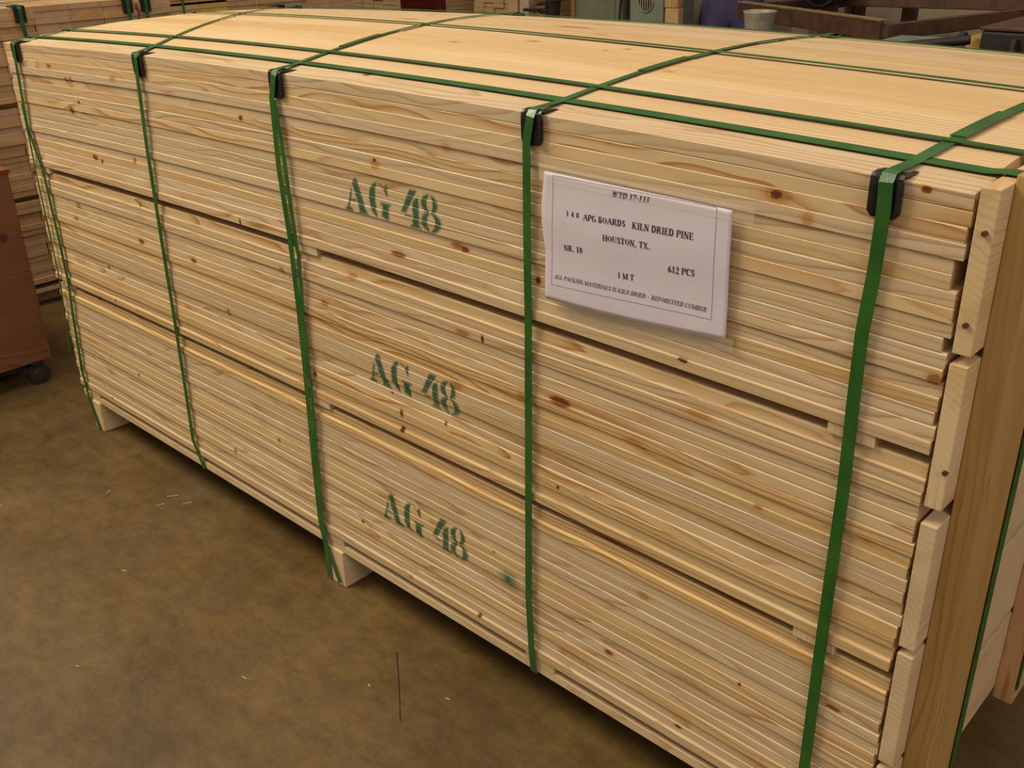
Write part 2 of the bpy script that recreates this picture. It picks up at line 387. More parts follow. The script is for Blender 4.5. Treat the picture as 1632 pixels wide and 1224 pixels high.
def board(name, x0, x1, y0, y1, z0, z1, mat, front=False, top=False, bowed=True, axis='X', ch=0.0014, taper=0.0):
    """one board along x; on marked boards the seen face carries the spray paint and the knots as a vertex colour"""
    xs = set(np.linspace(x0, x1, 25).round(5))
    kf = [q for q in KNOTS_F if front and z0 - q[3] * 2.2 < q[1] < z1 + q[3] * 2.2 + .015] if front else []
    kt = [q for q in KNOTS_T if top and y0 - q[3] * 2.2 < q[1] < y1 + q[3] * 2.2]
    for q in kf: xs |= set(np.arange(max(x0, q[0] - q[2] * 2.3), min(x1, q[0] + q[2] * 2.3), .0016).round(5))
    for q in kt: xs |= set(np.arange(max(x0, q[0] - q[2] * 2.3), min(x1, q[0] + q[2] * 2.3), .003).round(5))
    painted = front and any(z0 - .03 < s[1] + s[2] and z1 + .03 > s[1] - .02 for s in STENCILS)
    if painted: xs |= set(np.arange(-1.08, -.785, .0015).round(5))
    dab = front and z1 > .235 and z0 < .32
    if dab: xs |= set(np.arange(-.74, -.645, .003).round(5))
    xs = np.array(sorted(xs)); xs = xs[np.concatenate([[True], np.diff(xs) > 4e-4])]; xs[-1] = x1
    nf = 12 if (kf or painted or dab) else 1
    ntp = 26 if kt else 1
    prof = [(y0 + .0003, z0)] + [(y0, zz) for zz in np.linspace(z0 + .0003, z1 - ch, nf + 1)] + [(yy, z1) for yy in np.linspace(y0 + ch, y1 - ch, ntp + 1)] + \
           [(y1, z1 - ch), (y1, z0 + ch), (y1 - ch, z0)]
    prof = np.array(prof); n = len(prof); m = len(xs)
    X = np.repeat(xs, n); Y = np.tile(prof[:, 0], m); Z = np.tile(prof[:, 1], m)
    if bowed: Z = warp(X, Y, Z)
    co = np.stack([X, Y, Z], 1)
    org = co.mean(0); org = np.array([(x0 + x1) / 2, (y0 + y1) / 2, float(np.median(Z))])
    faces = []
    for i in range(m - 1):
        a = i * n
        for j in range(n):
            k = (j + 1) % n
            faces.append((a + j, a + k, a + n + k, a + n + j))
    faces.append(tuple(range(n - 1, -1, -1))); faces.append(tuple((m - 1) * n + j for j in range(n)))
    me = bpy.data.meshes.new(name); me.from_pydata((co - org).tolist(), [], faces)
    if front or top:
        mark = np.zeros((len(X), 4), np.float32); mark[:, 3] = 1
        if front:
            ff = (Y < y0 + ch * 1.5)
            if painted or dab: mark[:, 0] = np.where(ff, paint_at(X, Z), 0)
            if kf: mark[:, 1] = np.where(ff, knot_at(X, Z, kf), 0)
        if kt:
            mark[:, 1] = np.maximum(mark[:, 1], np.where(Z > org[2], knot_at(X, Y, kt), 0) * (Y > y0 + ch * .5))
        at = me.color_attributes.new('mark', 'FLOAT_COLOR', 'POINT'); at.data.foreach_set('color', mark.ravel())
    me.validate(); me.update()
    o = bpy.data.objects.new(name, me); COL.objects.link(o); o.location = org; me.materials.append(mat)
    bmx = bmesh.new(); bmx.from_mesh(me); bmesh.ops.recalc_face_normals(bmx, faces=bmx.faces[:]); bmx.to_mesh(me); bmx.free()
    return o

PN = ['top', 'middle', 'bottom']
EPS = 0.00004
def stencil_note(p, i):
    _, zt, t = PACKS[p]; a = zt - (i + 1) * t; b = zt - i * t
    s = STENCILS[p]
    return b > s[1] + .006 and a < s[1] + s[2] - .002
for p, (pz0, pz1, t) in enumerate(PACKS):
    for i in range(17):
        zt = pz1 - i * t; zb = zt - t
        xr = random.uniform(-.001, .004); xl = -LEN + random.uniform(-.004, .007)
        dy = .0013 - .0009 * ((i + p) % 4) + random.uniform(-.0004, .0004)
        if i == 16: dy = -.0034
        if i == 0 and p: dy = .0042
        if p == 0 and i == 0: xr, dy = .001, 0.0
        if p == 0 and i in (4, 5): xr = -.009
        if p == 0 and i == 9: xr = -.006
        o = board('pine_board', xl, xr, dy, BW - .0015, zb + EPS, zt - EPS, M_PINE, front=True, top=(i == 0), ch=random.uniform(.0009, .0030))
        pos = {0: 'top board', 16: 'bottom board'}.get(i, ORD[i] + ' board from the top')
        lab = f'pale pine board, {pos} of the {PN[p]} pack, front face'
        if i == 0 and p == 0: lab = 'pale pine board along the upper front edge, under the black corner guards'
        elif stencil_note(p, i): lab = f'pine board with green AG 48 paint, {pos.replace(" board", "")} of the {PN[p]} pack'
        tag(o, lab, 'board', 'pine boards in the strapped stack')
# upper layer, seen on top of the stack
TOPN = ['', 'second', 'third', 'fourth', 'fifth', 'sixth', 'seventh', 'eighth', 'ninth', 'tenth', 'eleventh', 'rearmost']
pz0, pz1, t = PACKS[0]
for j in range(1, NB):
    rise = random.uniform(-.0012, .0010)
    if j == NB - 1: rise = -.003
    o = board('pine_board', -LEN + random.uniform(-.004, .005), random.uniform(-.006, .003), j * BW + .0003, (j + 1) * BW - .0003, pz1 - t + EPS, pz1 - EPS + rise * .5, M_PINE, top=True, ch=.0009)
    tag(o, f'pale pine board flat on top of the stack, {TOPN[j]} from the front' if j < NB - 1 else 'pale pine board lying flat on top of the stack, along its rear edge', 'board', 'pine boards in the strapped stack')
# everything behind those faces
def boards_mesh(cells, x0f, x1f, bow=True, nseg=9):
    V = []; F = []
    for (y0, y1, z0, z1) in cells:
        x0 = x0f(); x1 = x1f(); xs = np.linspace(x0, x1, nseg); b = len(V)
        for x in xs:
            for (y, zz) in ((y0, z0), (y1, z0), (y1, z1), (y0, z1)):
                V.append((x, y, float(warp(x, y, zz)) if bow else zz))
        for i in range(nseg - 1):
            a = b + i * 4
            for j in range(4): F.append((a + j, a + (j + 1) % 4, a + 4 + (j + 1) % 4, a + 4 + j))
        F.append((b + 3, b + 2, b + 1, b)); e = b + 4 * (nseg - 1); F.append((e, e + 1, e + 2, e + 3))
    me = bpy.data.meshes.new('inner'); me.from_pydata(V, [], F); me.update(); return me
cells = []
for p, (pz0, pz1, t) in enumerate(PACKS):
    for i in range(17):
        for j in range(1, NB):
            if p == 0 and i == 0: continue
            zt = pz1 - i * t
            cells.append((j * BW + .0003, (j + 1) * BW - .0003, zt - t + EPS, zt - EPS))
o = link('inner_boards', boards_mesh(cells, lambda: -LEN + random.uniform(-.004, .006), lambda: random.uniform(-.01, .002)), M_PINE_IN, origin=(-LEN / 2, .53, .1))
tag(o, 'close-packed pine boards filling the stack behind its front face', 'lumber', kind='stuff')

# base rails under the lowest pack, stickers between the packs, skids on the floor
for j, (ya, yb) in enumerate(((.0, .075), (.46, .535), (.92, WID))):
    o = board('base_board', -LEN + .004, -.003, ya + .001, yb, SKH, SKH + .0185, M_PINE_IN, bowed=False, ch=.0012)
    tag(o, ['long thin pine base board under the front edge of the stack', 'long thin pine base board under the middle of the stack', 'long thin pine base board under the rear edge of the stack'][j], 'board')
def cross(name, x0, x1, y0, y1, z0f, z1f, mat, bev=.001):
    bm = bmesh.new(); n = 13
    ys = np.linspace(y0, y1, n); rows = []
    for y in ys:
        rows.append([bm.verts.new((x, y, zf(x, y))) for (x, zf) in ((x0, z0f), (x1, z0f), (x1, z1f), (x0, z1f))])
    for a, b in zip(rows[:-1], rows[1:]):
        for j in range(4): bm.faces.new((a[j], a[(j + 1) % 4], b[(j + 1) % 4], b[j]))
    bm.faces.new(rows[0]); bm.faces.new(rows[-1][::-1])
    return from_bm(name, bm, mat, origin=((x0 + x1) / 2, (y0 + y1) / 2, float(z0f((x0 + x1) / 2, (y0 + y1) / 2))))
gapz = [(PACKS[0][0], PACKS[1][1]), (PACKS[1][0], PACKS[2][1])]
STX = [(-2.400, -2.345, 'far left strap'), (-1.245, -1.180, 'strap beside the green AG 48 marks'), (-.128, -.066, 'nearest strap')]
for g, (zu, zl) in enumerate(gapz):
    for (a, b, s) in STX:
        sh = random.uniform(-.004, .004) - (.012 if g else 0)
        o = cross('sticker', a + sh, b + sh, -.001, WID, lambda x, y: float(warp(x, y, zl)) + .0002, lambda x, y: float(warp(x, y, zu)) - .0002, M_PINE_Y)
        tag(o, f'pine spacer between {PN[g]} and {PN[g + 1]} packs at the {s}', 'spacer', 'pine spacers between the packs')
for (a, b, s) in [(-2.400, -2.345, 'far left strap'), (-1.262, -1.20, 'third strap from left'), (-.125, -.066, 'nearest strap')] + [(-.655, -.585, 'strap at the left of the paper label')]:
    o = cross('sticker', a, b, .0, WID, lambda x, y: SKH + .0187, lambda x, y: float(warp(x, y, P3B)) - .0002, M_PINE_Y)
    tag(o, f'thin spacer on the base board, at the {s}', 'spacer', 'pine spacers on the base boards')
for (a, b, s) in [(-2.405, -2.352, 'under the far left end of the stack'), (-1.262, -1.205, 'under the middle of the stack'), (-.12, -.062, 'under the near right end of the stack')]:
    bm = bmesh.new(); box(bm, (a, -.004, 0), (b, WID, SKH - .0002), .0025)
    if s.startswith('under the middle'): box(bm, (a - .028, .01, .055), (a + .001, WID, SKH - .0002), .002)
    tag(from_bm('skid', bm, M_PINE_Y, origin=((a + b) / 2, .5, 0)), f'pale square wooden skid resting on the floor {s}', 'skid', 'skids under the stack')

# ------------------------------------------------------------------ end boards, uprights
ENDZ = [(.922, 1.109), (.722, .909), (.511, .698), (.312, .499), (.140, .300)]
ENDN = ['topmost', 'second from the top', 'third from the top', 'fourth from the top', 'lowest']
for k, (a, b) in enumerate(ENDZ):
    t = empty('end_plank', (.018, .45, a), f'wide pine plank nailed across the near end of the stack, {ENDN[k]}', 'plank', 'planks across the near end')
    bm = bmesh.new(); box(bm, (.0062, -.003 + random.uniform(-.002, .002), a), (.027, WID, b), .0012)
    bm2 = bm; me = bpy.data.meshes.new('plank'); bm2.to_mesh(me); bm2.free(); me.transform(Matrix.Translation((-.018, -.45, -a)))
    o = bpy.data.objects.new('plank_body', me); COL.objects.link(o); me.materials.append(M_PINE_Y); o.parent = t
    bm = bmesh.new()
    knots = {0: [(.0185, 1.062), (.0165, .958)], 1: [(.024, .775)]}.get(k, [])
    if knots:
        mk = plain('knot_brown_%d' % k, (.12, .03, .015), .6)
        for (kx, kz) in knots:
            bk = bmesh.new(); cyl(bk, (kx - .018, -.4556, kz - a), (kx - .018, -.450, kz - a), .0032, .0032, 14)
            ko = from_bm('knot', bk, mk, t); ko['label'] = 'small round dark knot'
    bm.free()
def upright(y0, y1, z0, mat, lab):
    bm = bmesh.new(); box(bm, (.0272, y0, z0), (.059, y1, 1.118), .002)
    return tag(from_bm('upright_board', bm, mat, origin=(.043, (y0 + y1) / 2, z0)), lab, 'board', 'uprights on the near end')
upright(.036, .176, .012, M_PINE_Z, 'tall brown upright board nailed over the end planks at the near front corner')
upright(.462, .60, .118, M_PINE_Z2, 'upright pine board on the middle of the near end, partly out of frame')
upright(.84, .96, .03, M_PINE_Z2, 'upright pine board on the near end by the rear corner')

# ------------------------------------------------------------------ straps
def ribbon(name, pts, width, side, th=.0009, parent=None, mat=None, smooth=True):
    """flat strap along pts; side(i) gives the direction across the strap"""
    P = [Vector(p) for p in pts]; bm = bmesh.new(); rows = []
    for i, p in enumerate(P):
        a = P[max(i - 1, 0)]; b = P[min(i + 1, len(P) - 1)]; t = (b - a).normalized()
        s = side(i) if callable(side) else Vector(side)
        s = (s - t * s.dot(t)).normalized(); n = t.cross(s).normalized()
        w = width(i) if callable(width) else width
        rows.append([bm.verts.new(p + s * q * w / 2 + n * r * th / 2) for q, r in ((-1, -1), (1, -1), (1, 1), (-1, 1))])
    for a, b in zip(rows[:-1], rows[1:]):
        for j in range(4): bm.faces.new((a[j], a[(j + 1) % 4], b[(j + 1) % 4], b[j]))
    bm.faces.new(rows[0]); bm.faces.new(rows[-1][::-1])
    return from_bm(name, bm, mat or M_STRAP, parent, smooth=False)

def rs(pts, step=.03):
    out = []
    for a, b in zip(pts[:-1], pts[1:]):
        a = Vector(a); b = Vector(b); n = max(1, int((b - a).length / step))
        out += [a.lerp(b, i / n) for i in range(n)]
    return out + [Vector(pts[-1])]
def topz(x, y): return float(warp(x, y, H))
# front x-path of each cross strap (z, x), read from the photo
def F(u, v): return px_to_front(u, v)
FRONT = [
    [(27, 72), (33, 108), (48, 200), (74, 275), (98, 380), (114, 453), (120, 500), (135, 590), (148, 640), (163, 681)],
    [(223, 95), (226, 125), (240, 240), (262, 380), (283, 510), (300, 620), (312, 700), (325, 738), (338, 753)],
    [(443, 121), (440, 155), (450, 270), (466, 370), (482, 500), (494, 620), (505, 740), (515, 830), (524, 870), (543, 931)],
    [(852, 181), (846, 225), (845, 350), (847, 500), (847, 650), (847, 800), (847, 950), (852, 1040), (863, 1078)],
    [(1420, 275), (1414, 335), (1398, 430), (1378, 530), (1364, 640), (1348, 780), (1330, 900), (1310, 1040), (1285, 1224)]]
FARX = [None, None, None, None, None]
# where each cross strap crosses the top (pixels along the strap, on the top surface)
TOPP = [[(87, 60), (135, 51), (200, 36), (292, 22), (355, 14)],
        [(277, 80), (332, 66), (420, 47), (538, 29), (640, 18), (730, 9)],
        [(503, 104), (555, 87), (625, 70), (763, 45), (933, 25)],
        [(908, 161), (961, 140), (1060, 107), (1156, 86), (1316, 59)],
        [(1464, 255), (1511, 229), (1560, 203), (1632, 172)]]
SNAME = ['far left', 'second from the left', 'third from left, beside the green paint', 'just left of the paper label', 'nearest and widest']
def top_pt(u, v):
    x, y = px_to_top(u, v)
    for _ in range(4):
        zt = topz(x, y); d = ROT @ Vector(((u - 814.14) / FOC, -(v - 610.3) / FOC, -1)); t = (zt - CP.z) / d.z; p = CP + d * t; x, y = p.x, p.y
    return x, y
STRAPW = [.0150, .0148, .0150, .0150, .0168]
SEAL_AT = {2: (625, 72), 3: (1062, 106), 4: (1545, 200)}
for i in range(5):
    fr = [F(*q) for q in FRONT[i]]
    skid = i in (0, 2, 4)
    zbot = .0025 if skid else SKH - .001
    x_t = fr[0][0]
    pts = []
    # bottom run at the back, up the back, across the top, down the front
    tops = [top_pt(*q) for q in TOPP[i]]
    # straight line fit for the top run: x as a function of y
    ys_ = np.array([q[1] for q in tops] + [0.0]); xs_ = np.array([q[0] for q in tops] + [x_t])
    cf = np.polyfit(ys_, xs_, 1 if i != 0 else 1); xtop = lambda y, cf=cf, x_t=x_t: x_t + (np.polyval(cf, y) - np.polyval(cf, 0)) * 1.0
    xb = xtop(WID)
    back = [(xb, WID + .003, zbot + .001)] + [(xb, WID + .003, zz) for zz in np.linspace(zbot + .15, topz(xb, WID) - .012, 6)] + [(xb, WID + .0062, topz(xb, WID) - .005), (xb, WID + .001, topz(xb, WID) + .0062)]
    top = [(xtop(y), y, topz(xtop(y), y) + (.0068 if (y < .05 or y > WID - .05) else .0032)) for y in np.linspace(WID - .02, .006, 22)]
    corner = [(x_t, -.0035, topz(x_t, 0) + .0055), (x_t, -.0098, topz(x_t, 0) - .003)]
    front = []
    for (fx, fz) in fr[1:]:
        yy = -.0095 if fz > topz(x_t, 0) - .065 else -.0075
        if fz < zbot + .002: continue
        if not (skid) and fz < SKH + .02: yy = -.004
        front.append((fx, yy, fz))
    xe = front[-1][0]
    if i == 4: front = [f for f in front if f[2] > .1] + [(-.094, -.0075, .02)]; xe = -.094
    bot = [(xe, -.006, zbot), (xe, .25, zbot), (xb, WID, zbot)]
    if not skid: bot = [(xe, -.003, zbot), (xe, .03, zbot - .0005), (xb, WID, zbot)]
    path = back + top + corner + front + bot
    root = empty('cross_strap', (x_t, -.01, 0.0), f'green strap around the stack, {SNAME[i]}', 'strap', 'green straps around the stack')
    rp = Vector(root.location)
    run = rs(path, .035); tw = [.0085, .0085, .0115, .0130, .0168][i]
    def wid(k, run=run, tw=tw, i=i):
        q = run[k]
        if q.z < 1.04 or i == 4: return STRAPW[i]
        f = min(1, max(0, (min(q.y, WID - q.y) - .05) / .08)); return STRAPW[i] * (1 - f) + tw * f
    ribbon('strap_band', [Vector(q) - rp for q in run], wid, (1, 0, 0), parent=root)
    if i in SEAL_AT:
        sx, sy = top_pt(*SEAL_AT[i])
        sp = [(xtop(y), y, topz(xtop(y), y) + .0048) for y in np.linspace(sy - .07, sy + .07, 6)]
        so = ribbon('strap_seal', [Vector(q) - rp for q in sp], tw * 1.15, (1, 0, 0), parent=root, th=.0016)
        so['label'] = 'welded overlap of the strap ends'
    if i == 2:   # the second turn of the band, leaning out from the first one
        sec = [F(*q) for q in [(442, 158), (456, 245), (468, 330), (480, 400), (480, 402), (486, 500), (500, 620), (510, 740), (518, 832), (526, 872), (545, 925)]]
        ribbon('strap_second_turn', [Vector((q[0] + .004, -.0088 if k != 3 else -.011, q[1])) - rp for k, q in enumerate(sec)], .011, (1, 0, 0), parent=root)
    if i == 0:
        sec = [F(*q) for q in [(40, 165), (52, 220), (66, 290), (84, 370), (101, 450), (112, 530), (116, 560)]]
        ribbon('strap_second_turn', [Vector((q[0], -.0088, q[1])) - rp for q in sec], .008, (1, 0, 0), parent=root)
    # black corner protector, front and rear
    for rear in (False, True):
        xg = xb if rear else x_t
        yg = WID if rear else 0.0
        sgn = -1 if rear else 1
        zt = topz(xg, yg)
        gw = .037; bm = bmesh.new()
        prof = [(.045, .0016), (.026, .0022), (.006, .0040), (-.003, .0035), (-.0062, .0), (-.0066, -.008), (-.0060, -.036), (-.0052, -.0445)]
        th = .0022; rows = []
        n = 9
        for q in range(n):
            s = -1 + 2 * q / (n - 1); xx = xg + s * gw / 2
            edge = abs(s) > .55
            lift = .0028 if edge else 0.0
            row = []
            for k2, (py, pz) in enumerate(prof):
                f = 1 - (.13 * (abs(s) > .95) + .03 * (abs(s) > .7)) if k2 in (0, len(prof) - 1) else 1
                oy = (py if py < 0 else py * f); oz = (pz * f if pz < -.03 else pz)
                if pz < -.004: oy -= lift
                elif py > .004: oz += lift * .7 * (k2 != 0)
                else: oy -= lift * .7; oz += lift * .7
                row.append(Vector((xx, yg + sgn * oy, zt + oz)))
            rows.append(row)
        outer = [[bm.verts.new(v) for v in r] for r in rows]
        inner = [[bm.verts.new(Vector((v.x, v.y + (sgn * th if prof[k][1] < -.004 else sgn * th * .6), v.z - (0 if prof[k][1] < -.004 else th * .7)))) for k, v in enumerate(r)] for r in rows]
        # inner shell must stay outside the wood
        for r_, base in zip(inner, rows):
            for k, v in enumerate(r_):
                if prof[k][1] < -.004: v.co.y = yg - sgn * .0032
                elif prof[k][0] > .004: v.co.z = zt + .0005 + (prof[k][0]) * .028
        m_ = len(prof)
        for a in range(n - 1):
            for b in range(m_ - 1):
                bm.faces.new((outer[a][b], outer[a + 1][b], outer[a + 1][b + 1], outer[a][b + 1]))
                bm.faces.new((inner[a][b], inner[a][b + 1], inner[a + 1][b + 1], inner[a + 1][b]))
        for a in range(n - 1):
            for b in (0, m_ - 1): bm.faces.new((outer[a][b], inner[a][b], inner[a + 1][b], outer[a + 1][b]))
        for b in range(m_ - 1):
            for a in (0, n - 1): bm.faces.new((outer[a][b], outer[a][b + 1], inner[a][b + 1], inner[a][b]))
        # tip down so the top flap follows the crown
        lab = f'black corner protector, {"rear" if rear else "front"} edge, under strap {SNAME[i]}'
        tag(from_bm('corner_protector', bm, M_GUARD, origin=(xg, yg, zt), smooth=False), lab, 'corner protector', 'black corner protectors')

# long straps running lengthwise over the top and down the near end
LONG = [
    ([(87, 60), (277, 80), (503, 104), (908, 161), (1464, 255), (1632, 284)], .027, 'nearest the front edge, the widest'),
    ([(135, 51), (332, 66), (555, 87), (961, 140), (1511, 229), (1632, 251)], .0155, 'second from the front edge'),
    ([(292, 22), (538, 29), (763, 45), (1156, 86), (1632, 151)], .0145, 'along the middle'),
    ([(933, 25), (1316, 60), (1632, 95)], .0130, 'near the rear edge')]
ENDY = [None, .158, None, None]
for k, (pp, w, nm) in enumerate(LONG):
    q = np.array([top_pt(*a) for a in pp]); cf = np.polyfit(q[:, 0], q[:, 1], 1)
    if k == 3: cf = np.array([0.0, .905])
    yf = lambda x, cf=cf: float(np.polyval(cf, x))
    pts = []
    xl = -LEN - .0065
    zt = topz(-LEN, yf(-LEN))
    pts += [(xl, yf(xl), .05), (xl, yf(xl), .6), (xl, yf(xl), zt - .006), (xl + .006, yf(xl), zt + .0028)]
    lift = .0045 if k else .0022
    pts += [(x, yf(x), topz(x, yf(x)) + lift) for x in np.linspace(-LEN + .02, -.012, 30)]
    ye = yf(0)
    if k == 1:
        pts += [(.012, ye, 1.1180), (.058, ye - .001, 1.1206), (.0612, .158, 1.116), (.0612, .158, .6), (.0612, .158, .10)]
    elif k == 0:
        pts += [(.010, ye, 1.1125), (.0262, ye, 1.1118)]
    elif k == 2:
        pts += [(.026, ye, 1.125), (.060, ye, 1.1215), (.0612, ye, 1.112), (.0612, ye, .15)] if .46 < ye < .60 else [(.026, ye, 1.120), (.0292, ye, 1.105), (.0292, ye, .15)]
    else:
        pts += [(.026, ye, 1.116), (.0615, ye, 1.1205), (.0615, ye, 1.110), (.0615, ye, .12)] if .84 < ye < .96 else [(.026, ye, 1.112), (.0292, ye, 1.10), (.0292, ye, .15)]
    root = empty('long_strap', (-LEN / 2, ye, H), f'green plastic strap running lengthwise over the stack, {nm}', 'strap', 'green straps along the stack')
    rp = Vector(root.location)
    run = rs(pts, .05)
    ribbon('strap_band', [Vector(a) - rp for a in run], (lambda i, run=run, w=w: .021 if run[i].x > .03 else w) if k == 1 else w, (0, 1, 0), parent=root)

# ------------------------------------------------------------------ paper label
def px_to_paper(u, v, y=-.0118):
    d = ROT @ Vector(((u - 814.14) / FOC, -(v - 610.3) / FOC, -1)); t = (y - CP.y) / d.y; p = CP + d * t; return p.x, p.z
PTL, PTR, PBL, PBR = px_to_paper(871, 273), px_to_paper(1166, 336), px_to_paper(868, 474), px_to_paper(1155, 542)
PX0, PX1 = (PTL[0] + PBL[0]) / 2, (PTR[0] + PBR[0]) / 2
def paper_y(x, z):
    f = (x - PX0) / (PX1 - PX0)
    return -.0108 - .0014 * math.sin(f * 5.2 + .4) - .0015 * max(0, .12 - f) / .12 - .0005 * math.sin(z * 60)
def paper_pt(f, g):
    """f across 0..1, g down 0..1"""
    x = PX0 + (PX1 - PX0) * f + (.004 * g - .002) * (f > .5) - .010 * math.sin(min(g / .6, 1) * math.pi) * max(0, .06 - f) / .06 * .6
    zt = PTL[1] + (PTR[1] - PTL[1]) * f; zb = PBL[1] + (PBR[1] - PBL[1]) * f - .004 * math.sin(f * math.pi)
    z = zt + (zb - zt) * g
    return Vector((x, paper_y(x, z), z))
root = empty('paper_label', (-.44, -.012, .95), 'white printed paper label taped to the front of the top pack', 'label')
rp = Vector(root.location)
bm = bmesh.new(); nx, nz_ = 48, 30
g = [[bm.verts.new(paper_pt(a / nx, b / nz_) - rp) for a in range(nx + 1)] for b in range(nz_ + 1)]
for b in range(nz_):
    for a in range(nx): bm.faces.new((g[b][a], g[b][a + 1], g[b + 1][a + 1], g[b + 1][a]))
po = from_bm('paper_sheet', bm, M_PAPER, root, smooth=True)
sm = po.modifiers.new('thickness', 'SOLIDIFY'); sm.thickness = .0003; sm.offset = 0
